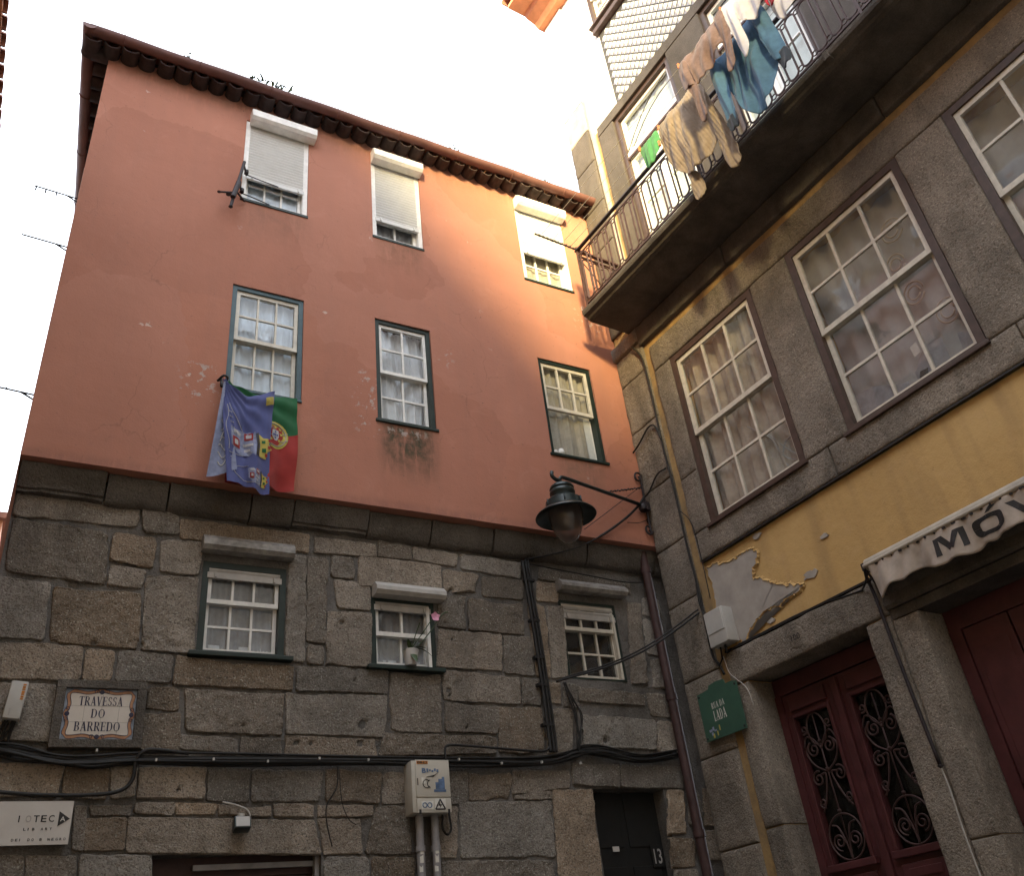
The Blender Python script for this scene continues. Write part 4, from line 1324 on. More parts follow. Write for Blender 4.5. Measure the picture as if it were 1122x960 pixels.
# front door: two glazed leaves with scrolled ironwork
yd = .27
ob = MB(FB)
ob.box(.81, 2.075, yd, yd + .06, 3.62, 3.76)
ob.box(.80, .87, yd - .004, yd + .06, .02, 3.62); ob.box(2.03, 2.08, yd - .004, yd + .06, .02, 3.62)
fd = ob.build('front_door', 'door_red', HB)
PAN = [(.955, 1.315), (1.575, 1.935)]
Z0, Z1 = 2.27, 3.40
for (a, b), (l0, l1) in zip(PAN, ((.872, 1.446), (1.452, 2.028))):
    lf = MB(FB)
    lf.wall(l0, l1, .03, 3.61, yd + .01, .05, [(a, b, Z0, Z1)])
    lf.box(l0, l1, yd + .061, yd + .065, .03, Z0 - .01)
    # mouldings round the glass, lower fielded panel, apron mouldings
    for g0, th in ((.0, .022),):
        lf.box(a - .035, a - .001, yd - .012, yd + .012, Z0 - .035, Z1 + .035, None, .008)
        lf.box(b + .001, b + .035, yd - .012, yd + .012, Z0 - .035, Z1 + .035, None, .008)
        lf.box(a - .001, b + .001, yd - .012, yd + .012, Z1 + .001, Z1 + .035, None, .008)
    lf.box(a - .06, b + .06, yd - .035, yd + .012, Z0 - .06, Z0 - .005, None, .010)
    lf.box(a - .02, b + .02, yd - .012, yd + .012, 3.46, 3.585, None, .012)
    lf.box(a - .02, b + .02, yd - .015, yd + .012, 2.04, 2.17, None, .012)
    lf.box(a + .04, b - .04, yd - .024, yd - .010, 2.075, 2.135, None, .01)
    lf.box(a - .02, b + .02, yd - .015, yd + .012, .25, 1.98, None, .015)
    lf.box(a + .05, b - .05, yd - .026, yd - .010, .34, 1.88, None, .015)
    leaf = lf.build('door_leaf', 'door_red', fd)
ast = MB(FB)
ast.box(1.415, 1.483, yd - .022, yd + .012, .03, 3.60, None, .01)
ast.build('meeting_stile', 'door_red', fd)
for (a, b) in PAN:
    c = (a + b) / 2; hw = (b - a) / 2
    gl = MB(FB); gl.add([(a, yd + .045, Z0), (b, yd + .045, Z0), (b, yd + .045, Z1), (a, yd + .045, Z1)], [(0, 1, 2, 3)])
    gl.build('door_glass', 'door_glass', fd)
    ir = MB(FB)
    y = yd + .012
    R = .0075
    # bottom circle with two scrolls
    ir.tube(arc(c, Z0 + hw * .95, hw * .92, 0, 360, 30, y), R, 6)
    for sg in (-1, 1):
        sp = spiral(c + sg * hw * .42, Z0 + hw * .80, hw * .36, hw * .07, 270 if sg > 0 else 270, 270 + sg * 560, 34, y)
        ir.tube(sp, R, 6)
        ir.tube(smooth_path([(c, y, Z0 + .01), (c + sg * hw * .06, y, Z0 + hw * .6), (c + sg * hw * .3, y, Z0 + hw * 1.35), (c + sg * hw * .62, y, Z0 + hw * 1.5)], 6), R, 6)
        # tall lyre: stem leaning out with scrolls at either end
        zb = Z0 + hw * 1.9; zt = Z0 + .68
        ir.tube(smooth_path([(c + sg * hw * .85, y, zb + .03), (c + sg * hw * .45, y, zb + .14), (c + sg * .03, y, zb + .30), (c + sg * hw * .45, y, zt - .03)], 8), R, 6)
        ir.tube(spiral(c + sg * hw * .62, zt - .055, hw * .34, hw * .07, 110 if sg > 0 else 70, (110 - 520) if sg > 0 else (70 + 520), 34, y), R, 6)
        ir.tube(spiral(c + sg * hw * .72, zb + .10, hw * .22, hw * .05, 250 if sg > 0 else 290, 250 + 430 if sg > 0 else 290 - 430, 26, y), R, 6)
        # second heart above
        zt2 = Z0 + .90
        ir.tube(smooth_path([(c, y, zt - .02), (c + sg * hw * .6, y, zt + .05), (c + sg * hw * .9, y, zt2 - .06), (c + sg * hw * .6, y, zt2 + .01)], 8), R, 6)
        ir.tube(spiral(c + sg * hw * .45, zt2 - .05, hw * .34, hw * .06, 70 if sg > 0 else 110, 70 - 520 if sg > 0 else 110 + 520, 34, y), R, 6)
        ir.tube(spiral(c + sg * hw * .72, Z1 - .11, hw * .20, hw * .05, 300 if sg > 0 else 240, 300 - 420 if sg > 0 else 240 + 420, 24, y), R, 6)
        ir.tube(smooth_path([(c + sg * hw * .97, y, zt2 - .02), (c + sg * hw * .70, y, zt2 + .06), (c + sg * hw * .30, y, zt2 + .02), (c, y, zt2 - .06)], 6), R, 6)
    ir.tube(arc(c, Z1 - .13, hw * .52, 0, 360, 22, y, hw * .72), R, 6)
    ir.tube([(c, y, Z0 + .02), (c, y, Z1 - .02)], R * .8, 6)
    for zz in (Z0 + .68, Z0 + .9, Z0 + .36):
        ir.lathe([(0, -.014), (.014, -.01), (.014, .01), (0, .014)], (c, y, zz), 10)
    ir.build('iron_grille', 'rust_iron', fd, True)
st = MB(FB); st.box(.6, 2.3, -.35, .3, .003, .16, None, .02); st.build('door_step', 'granite_dressed', HB)

# shop shutter door, red boards
gd = MB(FB)
gd.box(2.565, 5.59, .27, .33, 3.56, 3.715)
gd.box(2.565, 2.66, .262, .33, .02, 3.56)
for i in range(8):
    a = 2.665 + i * .365
    gd.box(a, a + .352, .275, .33, .02, 3.555, None, .006)
    for z0_, z1_ in ((.2, 1.1), (1.25, 2.35), (2.5, 3.4)):
        gd.box(a + .05, a + .302, .267, .28, z0_, z1_, None, .012)
gd.build('shop_door', 'door_red', HB)

# ---- balcony level
for k, (x0, x1, z0, z1) in enumerate(FD):
    f = MB(FB)
    yy = .02
    f.box(x0 - .005, x0 + .06, yy, .16, z0, z1); f.box(x1 - .06, x1 + .005, yy, .16, z0, z1); f.box(x0 + .06, x1 - .06, yy, .16, z1 - .06, z1 + .004)
    fr = f.build('french_window', 'brown', HB)
    f = MB(FB)
    a, b = x0 + .062, x1 - .062
    zt = 10.42
    glazing_bars(f, a, b, zt + .06, z1 - .064, .07, .04, 1, 1, .05, .05, .02)
    f.box(a, b, .045, .12, zt - .03, zt + .055)
    for (u, v_) in ((a, (a + b) / 2 - .003), ((a + b) / 2 + .003, b)):
        glazing_bars(f, u, v_, 8.72, zt - .035, .07, .045, 1, 2, .07, .08, .02)
        f.box(u, v_, .075, .115, 8.12, 8.715)
        f.box(u + .08, v_ - .08, .062, .08, 8.2, 8.64, None, .015)
    f.build('door_leaves', 'door_bright', fr)
    f = MB(FB)
    wv = (b - a)
    for (p0, p1) in (((0, .05), (.9, .95)), ((.1, .0), (1, .62))):
        pts = [(a + wv * (p0[0] + (p1[0] - p0[0]) * t), .066, zt + .08 + .55 * (p0[1] + (p1[1] - p0[1]) * t) + .10 * math.sin(PI * t)) for t in [i / 10 for i in range(11)]]
        f.tube(pts, .006, 5)
    f.build('transom_wires', 'iron', fr, True)
    f = MB(FB)
    f.box(a, b, .03, .046, zt - .07, zt - .03, None, .005)
    f.build('transom_bar', 'rust_iron', fr)
    f = MB(FB)
    for (q0, q1) in ((8.8, zt - .05), (zt + .1, z1 - .1)):
        pane_sheet(f, a + .03, b - .03, q0, q1, .092)
    f.build('glass', 'glass', fr)
    f = MB(FB); curtain_sheet(f, a, b, 8.75, z1 - .07, .15, .008, 5, k + 3); f.build('net_curtain', 'net_bright', fr, True)
s = MB(FB)
s.box(.60, 6.9, -.02, .1, 11.175, 11.34, None, .008)
for a, b in ((.60, .895), (1.985, 2.575), (3.665, 4.255), (5.345, 6.9)):
    s.box(a, b, -.012, .1, 8.13, 11.173, None, .008)
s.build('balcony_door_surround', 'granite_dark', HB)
s = MB(FB); s.box(.455, .515, -.012, .09, 8.14, 12.3, None, .02); s.build('corner_moulding', 'render_grey', HB)
# wall of raised diamond tiles
tl = MB(FB)
tw, th_ = .135, .16
j = 0
z = 11.36
while z < 12.86:
    x = 1.10 + (tw / 2 if j % 2 else 0)
    while x < 6.9:
        cx, cz = x, z + th_ / 2
        if cz + th_ * .5 < 12.92 and cx > 1.05:
            r_ = .435
            tl.add([(cx - tw * r_, .028, cz), (cx, .028, cz - th_ * r_), (cx + tw * r_, .028, cz), (cx, .028, cz + th_ * r_), (cx, -.006, cz - .02)],
                   [(0, 1, 4), (1, 2, 4), (2, 3, 4), (3, 0, 4)])
        x += tw
    z += th_ / 2; j += 1
tl.build('relief_tiles', 'relief_tile', HB)
s = MB(FB); s.box(1.02, 7.0, .026, .0285, 11.345, 12.9); s.build('tile_bed', 'grout', HB)
s = MB(FB); s.box(.98, SE, -.05, .06, 12.90, 12.99, None, .01); s.build('ledge', 'brown', HB)
for (x0, x1, z0, z1) in F3:
    sash_window(HB, FB, x0, x1, z0, z1, .0, 'brown', 'white', 2, 2, 2, .5, .05, .035, .022, .03, 'curtain', 'glass', 5, .01, sill=(.04, .06, .04))
# roof eave over the corner
e = MB(FB)
e.box(-.05, SE, -.62, .5, 14.63, 14.70, None, .01)
e.prism_yz([(.3, 14.42), (-.10, 14.42), (-.16, 14.50), (-.30, 14.56), (-.34, 14.628), (.3, 14.628)], -.03, SE)
e.build('eave', 'eave_orange', HB)
e = MB(FB)
for i in range(34):
    half_tile(e, (-.0 + i * .21, .1, 14.74), (0, -1, 0), (1, 0, 0), .09, .09, .80, True)
e.build('eave_tiles', 'roof_tile', HB, True, True, 50)
e = MB(FB)
e.add([(-.05, -.6, 14.72), (SE, -.6, 14.72), (SE, 4, 16.4), (-.05, 4, 16.4)], [(0, 1, 2, 3)])
e.build('roof', 'roof_tile', HB)

# balcony
OFF = .65
sl = MB(FB)
sl.prism_yz([(.05, 8.0), (-.55, 8.0), (-.585, 8.015), (-.60, 8.035), (-.645, 8.055), (-.655, 8.085), (-.655, 8.12), (-.64, 8.135), (.05, 8.135)], .33, SE - .2)
ba = sl.build('balcony_slab', 'slab', HB)
sl = MB(FB); sl.box(3.93, 3.99, -.662, -.56, 8.03, 8.13, None, .01); sl.build('slab_joint', 'slab', ba)
rl = MB(FB)
yb = -.60
rl.box(.36, SE - .25, yb - .022, yb + .022, 9.025, 9.05, None, .006)
rl.build('hand_rail', 'iron', ba)
def rail_run(mb, P, n, skip=0):
    """P(t, z) maps run distance to a point; n bays"""
    for i in range(n):
        c = (i + .5)
        z0_, z1_ = 8.235, 8.93
        hw = .34
        pts = [P(c - hw + hw * (1 - math.cos(a)), z0_ + .05 - .05 * math.sin(a)) for a in [PI * k / 8 for k in range(9)]]
        pts += [P(c + hw - hw * (1 - math.cos(a)), z1_ - .05 + .05 * math.sin(a)) for a in [PI * k / 8 for k in range(9)]]
        mb.tube(pts, .0105, 5, None, True)
        for zc in (8.275, 8.89):
            mb.tube([P(i + .16 * math.cos(a), zc + .028 * math.sin(a)) for a in [2 * PI * k / 12 for k in range(12)]], .0065, 5, None, True)
bay = .165
nb = int((SE - .7) / bay)
rl = MB(FB)
rail_run(rl, lambda t, z: (.40 + t * bay, yb, z), nb)
rl.box(.37, SE - .26, yb - .008, yb + .008, 8.20, 8.222)
rl.box(.37, SE - .26, yb - .007, yb + .007, 8.945, 8.962)
for x in [.375 + i * 1.98 for i in range(4)]:
    rl.box(x, x + .024, yb - .012, yb + .012, 8.137, 9.06)
    rl.tube([(x + .012, yb, 9.05), (x + .012, yb, 9.085)], [.012, .02], 8)
rl.build('balustrade', 'rust_iron', ba, True, True, 40)
rl = MB(FB)
rail_run(rl, lambda t, z: (.385, -.57 + t * .15, z), 3)
rl.box(.375, .398, -.58, .02, 8.20, 8.222); rl.box(.375, .398, -.58, .02, 8.945, 8.962); rl.box(.365, .408, -.58, .02, 9.025, 9.05)
rl.tube([(.385, -.57, 8.25), (.385, -.05, 8.9)], .007, 5)
rl.tube([(.385, -.05, 8.25), (.385, -.57, 8.9)], .007, 5)
rl.build('end_balustrade', 'rust_iron', ba, True, True, 40)
# ------------------------------------------------------------------ street lamp on its corner bracket
lp = thing('street_lamp', (-1.34, -.45, 5.08), 'dark green street lamp with a clear globe on an iron arm at the house corner', 'street lamp')
cx, cy = -1.345, -.45
m = MB()
m.lathe([(0, 5.715), (.03, 5.71), (.045, 5.68), (.10, 5.675), (.125, 5.655), (.13, 5.635), (.118, 5.622), (.128, 5.612), (.135, 5.59), (.13, 5.575), (.12, 5.565), (.115, 5.53), (.165, 5.515), (.192, 5.495), (.196, 5.43), (.205, 5.425), (.205, 5.415), (.285, 5.375), (.312, 5.352), (.316, 5.342), (.308, 5.340), (.28, 5.362), (.20, 5.395), (.17, 5.40), (.02, 5.44)], (cx, cy, 0), 40)
for q_ in m.v: q_.x = cx + (q_.x - cx) * .9; q_.y = cy + (q_.y - cy) * .9
sh = m.build('lamp_shade', 'lamp', lp, True, True, 35)
m = MB()
for a in range(0, 360, 60):
    c, s_ = math.cos(math.radians(a)), math.sin(math.radians(a))
    m.tube([(cx + .178 * c, cy + .178 * s_, 5.425), (cx + .178 * c, cy + .178 * s_, 5.50)], .007, 6)
m.build('shade_rib', 'lamp', sh, True)
m = MB()
m.lathe([(.176, 5.395), (.178, 5.36), (.172, 5.30), (.155, 5.23), (.128, 5.165), (.09, 5.11), (.05, 5.085), (0, 5.078)], (cx, cy, 0), 32)
for q_ in m.v: q_.x = cx + (q_.x - cx) * .9; q_.y = cy + (q_.y - cy) * .9
m.build('globe', 'globe', lp, True)
m = MB()
m.lathe([(0, 5.24), (.035, 5.25), (.045, 5.30), (.03, 5.36), (.03, 5.42), (0, 5.42)], (cx, cy, 0), 16)
m.build('bulb', 'grey_plastic', lp, True)
m = MB()
m.tube(smooth_path([(-1.44, -.47, 5.80), (-1.445, -.47, 5.755), (-1.41, -.465, 5.725), (-1.365, -.455, 5.73), (-1.335, -.45, 5.765), (-1.29, -.44, 5.775), (-1.24, -.43, 5.775)], 5) + [(-.7, -.26, 5.815), (-.10, -.07, 5.86)], .019, 10)
m.tube([(-1.345, -.45, 5.73), (-1.345, -.45, 5.70)], .014, 8)
m.build('arm', 'lamp', lp, True)
m = MB()
m.tube([(-.035, -.04, 5.55), (-.02, -.035, 6.25)], .012, 8)
m.tube([(-.02 + p_[0] * .8, -.04, p_[2]) for p_ in spiral(-.045, 6.22, .07, .018, 20, 420, 24)], .011, 6)
m.tube([(-.02 + p_[0] * .8, -.04, p_[2]) for p_ in spiral(-.045, 5.60, .065, .016, -20, -420, 24)], .011, 6)
m.box(-.10, -.02, -.10, -.02, 5.80, 5.90, None, .012)
m.lathe([(0, -.03), (.04, -.03), (.05, 0), (.04, .03), (0, .03)], (-.10, -.075, 5.83), 14)
tw = [(-.03 - .55 * t + 0 * t, -.04 - .15 * t, 6.10 - .22 * t + .006 * math.sin(t * 60)) for t in [i / 60 for i in range(61)]]
m.tube(tw, [.006 + .004 * (i % 4 > 1) for i in range(61)], 6)
m.box(-.03, .0, -.03, .0, 5.7, 5.74)
m.build('bracket', 'iron', lp, True, True, 40)

# ------------------------------------------------------------------ signs and boxes on the stone wall
YW = .20
az = thing('street_name_sign', (-5.0, YW, 3.355), 'glazed tile street sign in a stone frame reading TRAVESSA DO BARREDO', 'street sign')
# the plaque is slightly out of level, as hung
F = Matrix.Translation((-5.005, YW - .02, 3.583)) @ Matrix.Rotation(math.radians(-.6), 4, 'Y')
m = MB(F)
X, Z = .288, .228
for (a, b, c, d) in ((-X, X, Z - .055, Z), (-X, X, -Z, -Z + .055), (-X, -X + .06, -Z + .055, Z - .055), (X - .06, X, -Z + .055, Z - .055)):
    m.box(a, b, -.035, .06, c, d, None, .004)
m.build('stone_frame', 'cornice', az)
m = MB(F)
m.box(-.227, .227, -.008, .05, -.172, .172)
tp = m.build('tile_panel', 'az_blue', az)
def PF(y): return lambda x, z, j=0: (x, y - j, z)
m = MB(F)
def wavy(k0, amp):
    pts = []
    hx, hz = .190, .138
    n = 160
    per = [(-hx, -hz), (hx, -hz), (hx, hz), (-hx, hz)]
    for e in range(4):
        a, b = per[e], per[(e + 1) % 4]
        for i in range(40):
            t = i / 40
            nx, nz = (b[1] - a[1]), -(b[0] - a[0])
            l = math.hypot(nx, nz)
            o = amp * math.cos(t * 2 * PI * 2) * math.sin(PI * t) ** .5 + k0
            pts.append((a[0] + (b[0] - a[0]) * t + nx / l * o, a[1] + (b[1] - a[1]) * t + nz / l * o))
    return pts
pin = wavy(.0, .008); pout = wavy(.024, .010)
n = len(pin)
m.add([(p[0], -.0112, p[1]) for p in pin], [list(range(n))])
m.build('text_field', 'azulejo', tp)
m = MB(F)
m.add([(p[0], -.0098, p[1]) for p in pout] + [(p[0], -.0098, p[1]) for p in wavy(.004, .008)], [(i, (i + 1) % n, n + (i + 1) % n, n + i) for i in range(n)])
m.build('scroll_border', 'az_orange', tp)
m = MB(F)
for pl, yy in ((wavy(.003, .008), -.0122), (wavy(.025, .010), -.0106)):
    m.tube([(p[0], yy, p[1]) for p in pl], .0018, 4, None, True)
for (bx, bz) in ((0, .152), (0, -.152), (-.203, 0), (.203, 0)):
    m.lathe([(0, -.003), (.014, -.0025), (.016, 0)], (bx, -.0115, bz), 12, None, 'Y')
    for sg in (-1, 1):
        if bz: m.tube([(p_[0], -.0125, p_[2]) for p_ in spiral(bx + sg * .035, bz, .016, .004, 180 if sg > 0 else 0, 180 - 400 * sg if sg > 0 else 400, 18)], .0022, 4)
        else: m.tube([(p_[0], -.0125, p_[2]) for p_ in spiral(bx, bz + sg * .035, .016, .004, 270 if sg > 0 else 90, 270 + 400 if sg > 0 else 490, 18)], .0022, 4)
m.build('scroll_lines', 'ink_blue', tp)
m = MB(F)
for xx in (-.10, .01, .12):
    m.box(xx - .0006, xx + .0006, -.0118, -.0113, -.135, .135)
for zz in (-.055, .055):
    m.box(-.185, .185, -.01175, -.01128, zz - .0006, zz + .0006)
m.build('tile_joints', 'cornice', tp)
m = MB(F)
add_serif(m, 'TRAVESSA', .0, .088, .062, PF(-.0135), None, .70, .09)
add_serif(m, 'DO', -.01, .004, .060, PF(-.0135), None, .80, .14)
add_serif(m, 'BARREDO', -.005, -.084, .062, PF(-.0135), None, .78, .09)
m.build('lettering', 'ink_blue', tp)

bs = thing('direction_sign', (-5.43, YW, 2.76), 'worn white direction sign with black letters and triangle, low on the stone wall', 'sign')
m = MB()
m.box(-5.78, -5.082, YW - .035, YW - .02, 2.762, 3.02)
m.box(-5.78, -5.082, YW - .02, YW + .03, 2.80, 2.83); m.box(-5.78, -5.082, YW - .02, YW + .03, 2.95, 2.98)
pl = m.build('sign_plate', 'sign_white', bs)
fz = lambda x, z: (x, YW - .0375, z)
m = MB()
add_text(m, 'I', -5.385, -5.378, 2.895, 2.935, fz, None, .012)
for ch, x in (('T', -5.30), ('E', -5.258), ('C', -5.214)):
    add_text(m, ch, x, x + .032, 2.895, 2.935, fz, None, .012)
m.build('lettering', 'ink', pl)
m = MB()
for k, ch in enumerate('LIB ARY'):
    if ch == ' ':
        m.build('small_lettering', 'ink', pl); m = MB()
    if ch != ' ': add_text(m, ch, -5.348 + k * .0245, -5.348 + k * .0245 + (.005 if ch == 'I' else .014), 2.846, 2.862, fz, None, .02)
m.build('small_lettering', 'ink', pl)
m = MB()
for k, ch in enumerate('  DEI DO B NEGRO'):
    if ch not in ' ': add_text(m, ch, -5.45 + k * .0225, -5.45 + k * .0225 + (.004 if ch == 'I' else .013), 2.785, 2.800, fz, None, .02)
m.build('bottom_lettering', 'ink', pl)
m = MB()
m.prism([(-5.158, 2.868), (-5.092, 2.912), (-5.158, 2.958)], YW - .0385, YW - .0352)
m.build('arrow', 'ink', pl)
m = MB()
add_text(m, 'A', -5.148, -5.118, 2.897, 2.925, lambda x, z: (x, YW - .0402, z), None, .012)
m.build('arrow_letter', 'sign_white', pl)
m = MB()
for ch, x in (('B', -5.66), ('I', -5.605), ('B', -5.575), ('L', -5.53), ('O', -5.345)):
    add_text(m, ch, x, x + (.008 if ch == 'I' else .032), 2.895, 2.935, fz, None, .005)
m.build('faded_letters', 'ink_faded', pl)

tb = thing('telephone_box', (-5.53, YW, 3.50), 'narrow grey junction box with orange print on the stone wall, left of the tile sign', 'junction box')
F = Matrix.Translation((-5.527, YW - .06, 3.64)) @ Matrix.Rotation(math.radians(4), 4, 'Y')
m = MB(F); m.box(-.052, .052, -.05, .08, -.125, .125, None, .012); cs = m.build('casing', 'grey_plastic', tb, True, True, 30)
m = MB(F)
for k, wdt in enumerate((.012, .014, .010, .016, .012, .013, .010)):
    m.box(.022, .040, -.053, -.0495, .105 - k * .016 - wdt * .8, .105 - k * .016)
m.build('orange_print', 'orange_ink', cs)
m = MB(F)
for k in range(4): m.box(-.022, -.016, -.053, -.0495, -.06 - k * .012 - .008, -.06 - k * .012)
m.build('faded_print', 'ink_faded', cs)
m = MB(F)
for x in (-.03, -.01, .015, .03):
    m.tube(smooth_path([(x, .0, -.125), (x - .01, .02, -.18), (x - .02 + rnd.uniform(-.02, .02), .045, -.26), (x + .03, .04, -.34)], 4), .009, 6)
m.build('cable_tail', 'cable', tb, True)

eb = thing('electric_cabinet', (-2.615, YW, 2.0), 'beige electricity cabinet with stickers and a warning triangle, two grey pipes running down from it', 'electric cabinet')
m = MB(); m.box(-2.775, -2.465, YW - .14, YW + .02, 2.895, 3.275, None, .008); cab = m.build('cabinet', 'box_paint', eb, True, True, 30)
m = MB(); m.box(-2.745, -2.462, YW - .152, YW - .139, 3.003, 3.278, None, .006); m.box(-2.745, -2.462, YW - .152, YW - .139, 2.892, 2.996, None, .006)
dr = m.build('cabinet_door', 'box_paint', cab, True, True, 30)
ye = YW - .1545
m = MB(); m.box(-2.735, -2.642, ye, YW - .15, 3.245, 3.268); sk = m.build('number_strip', 'orange_ink', dr)
m = MB(); add_text(m, '0842', -2.732, -2.646, 3.248, 3.265, lambda x, z: (x, ye - .001, z), None, .03); m.build('digits', 'ink', sk)
m = MB(); add_text(m, 'B', -2.695, -2.66, 3.178, 3.215, lambda x, z: (x, ye, z), None, .04)
for k in range(5): m.box(-2.655 + k * .021, -2.640 + k * .021, ye, ye + .003, 3.185 + (k % 2) * .008, 3.212 - (k % 3) * .006)
for (x, z, a, b) in ((-2.585, 3.06, .075, .05), (-2.56, 3.10, .05, .035), (-2.60, 3.04, .10, .018), (-2.53, 3.11, .02, .04)):
    m.box(x, x + a, ye - rnd.uniform(0, .001), ye + .003, z, z + b)
m.build('blue_sticker', 'blue_ink', dr)
m = MB()
for (pts) in (arc(-2.66, 3.10, .03, 40, 320, 12, ye + .0002), arc(-2.625, 3.10, .028, 100, 260, 8, ye + .0002)):
    m.tube(pts, .0035, 4)
m.prism([(-2.66, 3.15), (-2.59, 3.165), (-2.56, 3.185), (-2.60, 3.15)], ye - .0012, ye + .003)
m.box(-2.735, -2.728, ye, ye + .003, 3.09, 3.14)
m.build('ink_scrawl', 'ink', dr)
m = MB(); m.box(-2.70, -2.665, ye, ye + .003, 3.10, 3.145); m.box(-2.71, -2.612, ye, ye + .003, 2.915, 2.975); m.box(-2.60, -2.51, ye, ye + .003, 2.905, 2.99); ws = m.build('pale_sticker', 'letter_white', dr)
m = MB()
for xx in (-2.683, -2.643): m.tube(arc(xx, 2.945, .017, 0, 360, 16, ye - .001), .004, 4, None, True)
m.build('ring_symbol', 'blue_ink', dr)
m = MB()
T = [(-2.556, 2.986), (-2.596, 2.916), (-2.516, 2.916)]
for a, b in ((0, 1), (1, 2), (2, 0)):
    m.tube([(T[a][0], ye - .001, T[a][1]), (T[b][0], ye - .001, T[b][1])], .0055, 5)
m.prism([(-2.560, 2.968), (-2.572, 2.938), (-2.556, 2.942), (-2.562, 2.922), (-2.540, 2.950), (-2.555, 2.948)], ye - .002, ye)
m.build('warning_triangle', 'ink', dr)
m = MB()
for xx in (-2.722, -2.487): m.box(xx - .008, xx + .008, ye - .004, ye, 2.885, 2.915)
m.build('latch', 'ink', cab)
for xx in (-2.690, -2.565):
    m = MB(); m.tube([(xx, YW - .05, 2.895), (xx, YW - .05, .05)], .030, 14)
    m.lathe([(.031, -.02), (.036, -.02), (.036, .02), (.031, .02)], (xx, YW - .05, 2.66), 14)
    pi_ = m.build('pipe', 'pvc', eb, True, True, 40)
    m = MB()
    for k in range(3):
        a0 = 230 + rnd.uniform(-15, 15)
        vs = []
        for aa in (a0, a0 + 25, a0 + 50):
            for dz in (0, rnd.uniform(.03, .06)):
                vs.append((xx + .0315 * math.cos(math.radians(aa)), YW - .05 + .0315 * math.sin(math.radians(aa)), 2.50 + k * .06 + dz))
        m.add(vs, [(0, 2, 3, 1), (2, 4, 5, 3)])
    m.build('torn_sticker', 'letter_white', pi_)
m = MB()
m.tube(smooth_path([(-2.50, YW - .06, 2.895), (-2.505, YW - .06, 2.80), (-2.465, YW - .05, 2.755), (-2.43, YW - .05, 2.80), (-2.435, YW - .03, 2.95), (-2.44, YW - .02, 3.30)], 6), .009, 6)
m.build('cable_loop', 'cable', eb, True)

# ------------------------------------------------------------------ cables on the stone wall
m = MB()
path = [(-5.62, .17, 3.36), (-5.45, .16, 3.325), (-5.23, .15, 3.285), (-5.01, .15, 3.27), (-4.73, .16, 3.295), (-4.12, .16, 3.30), (-3.1, .16, 3.305), (-2.2, .16, 3.30), (-1.55, .16, 3.325), (-1.22, .165, 3.385), (-1.1, .17, 3.42), (-.9, .15, 3.40), (-.53, .15, 3.345), (-.10, .17, 3.40)]
for k in range(9):
    oy, oz = rnd.uniform(-.015, .02), rnd.uniform(-.04, .03)
    q = [(x, y + oy + rnd.uniform(-.006, .006), z + oz + rnd.uniform(-.014, .014)) for x, y, z in path]
    m.tube(smooth_path(q, 6), rnd.choice((.008, .011, .015)), 6)
cb = m.build('cable_bundle', 'cable', None, True)
tag(cb, 'sagging bundle of black cables running along the stone wall above the cabinet', 'cables')
m = MB()
for x in [-5.0 + i * .38 for i in range(11)]:
    zz = 3.30 + rnd.uniform(-.03, .03)
    m.box(x, x + .012, .115, .135, zz - .008, zz + .01)
m.build('cable_clip', 'grey_plastic', cb)
m = MB()
m.tube(smooth_path([(-6.0 + .25, .17, 3.10), (-5.3, .17, 3.06), (-4.95, .17, 3.06), (-4.80, .165, 3.09), (-4.745, .16, 3.16), (-4.74, .15, 3.27), (-4.70, .14, 3.33), (-4.62, .14, 3.345), (-4.4, .15, 3.325)], 6), .013, 8)
m.tube(smooth_path([(-5.62, .16, 3.36), (-5.60, .15, 3.2), (-5.66, .16, 3.08), (-5.75, .17, 2.98)], 6), .010, 6)
tag(m.build('wall_cable', 'cable', None, True), 'black cable looping round a stone below the tile sign', 'cable')
m = MB()
for dx, r_ in ((0, .017), (.035, .013), (.062, .010)):
    q = [(-1.50 + dx, .165, 5.16 + dx * .2), (-1.475 + dx, .16, 4.6), (-1.455 + dx, .16, 4.0), (-1.45 + dx, .16, 3.52), (-1.46 + dx, .15, 3.38)]
    m.tube(smooth_path(q, 6), r_, 8)
m.tube(smooth_path([(-1.46, .15, 3.42), (-1.55, .15, 3.385), (-1.9, .15, 3.40), (-2.2, .15, 3.415), (-2.40, .15, 3.42), (-2.44, .15, 3.38), (-2.44, .14, 3.30)], 6), .010, 6)
cd = m.build('conduit', 'cable', None, True)
tag(cd, 'upright black cable pipes left of the small dark window, down to the cable bundle', 'conduit')
for zz in (4.95, 4.55, 4.2, 3.95, 3.6):
    m = MB(); m.box(-1.50, -1.40, .145, .20, zz, zz + .025); m.build('conduit_clip', 'cable', cd)
m = MB()
m.tube(smooth_path([(-.02, -.04, 6.0), (-.14, -.06, 5.86), (-.34, -.06, 5.68), (-.62, -.02, 5.48), (-.9, .06, 5.335), (-1.2, .13, 5.245), (-1.43, .17, 5.19), (-1.49, .17, 5.15)], 8), [.011] * 60, 6) if False else None
lc = smooth_path([(-.02, -.04, 6.0), (-.14, -.06, 5.86), (-.34, -.06, 5.68), (-.62, -.02, 5.48), (-.9, .06, 5.335), (-1.2, .13, 5.245), (-1.43, .17, 5.19), (-1.49, .17, 5.15)], 8)
m.tube(lc, [.014 if i < len(lc) * .45 else .008 for i in range(len(lc))], 6)
tag(m.build('lamp_cable', 'cable', None, True), 'black cable drooping from the lamp bracket to the stone wall', 'cable')
m = MB()
m.tube(smooth_path([(.0, -.03, 6.15), (-.4, -.03, 5.84), (-.86, -.03, 5.49)], 6), .004, 5)
m.tube(smooth_path([(-.02, -.03, 5.73), (-.15, -.03, 5.67), (-.30, -.02, 5.655)], 6), .004, 5)
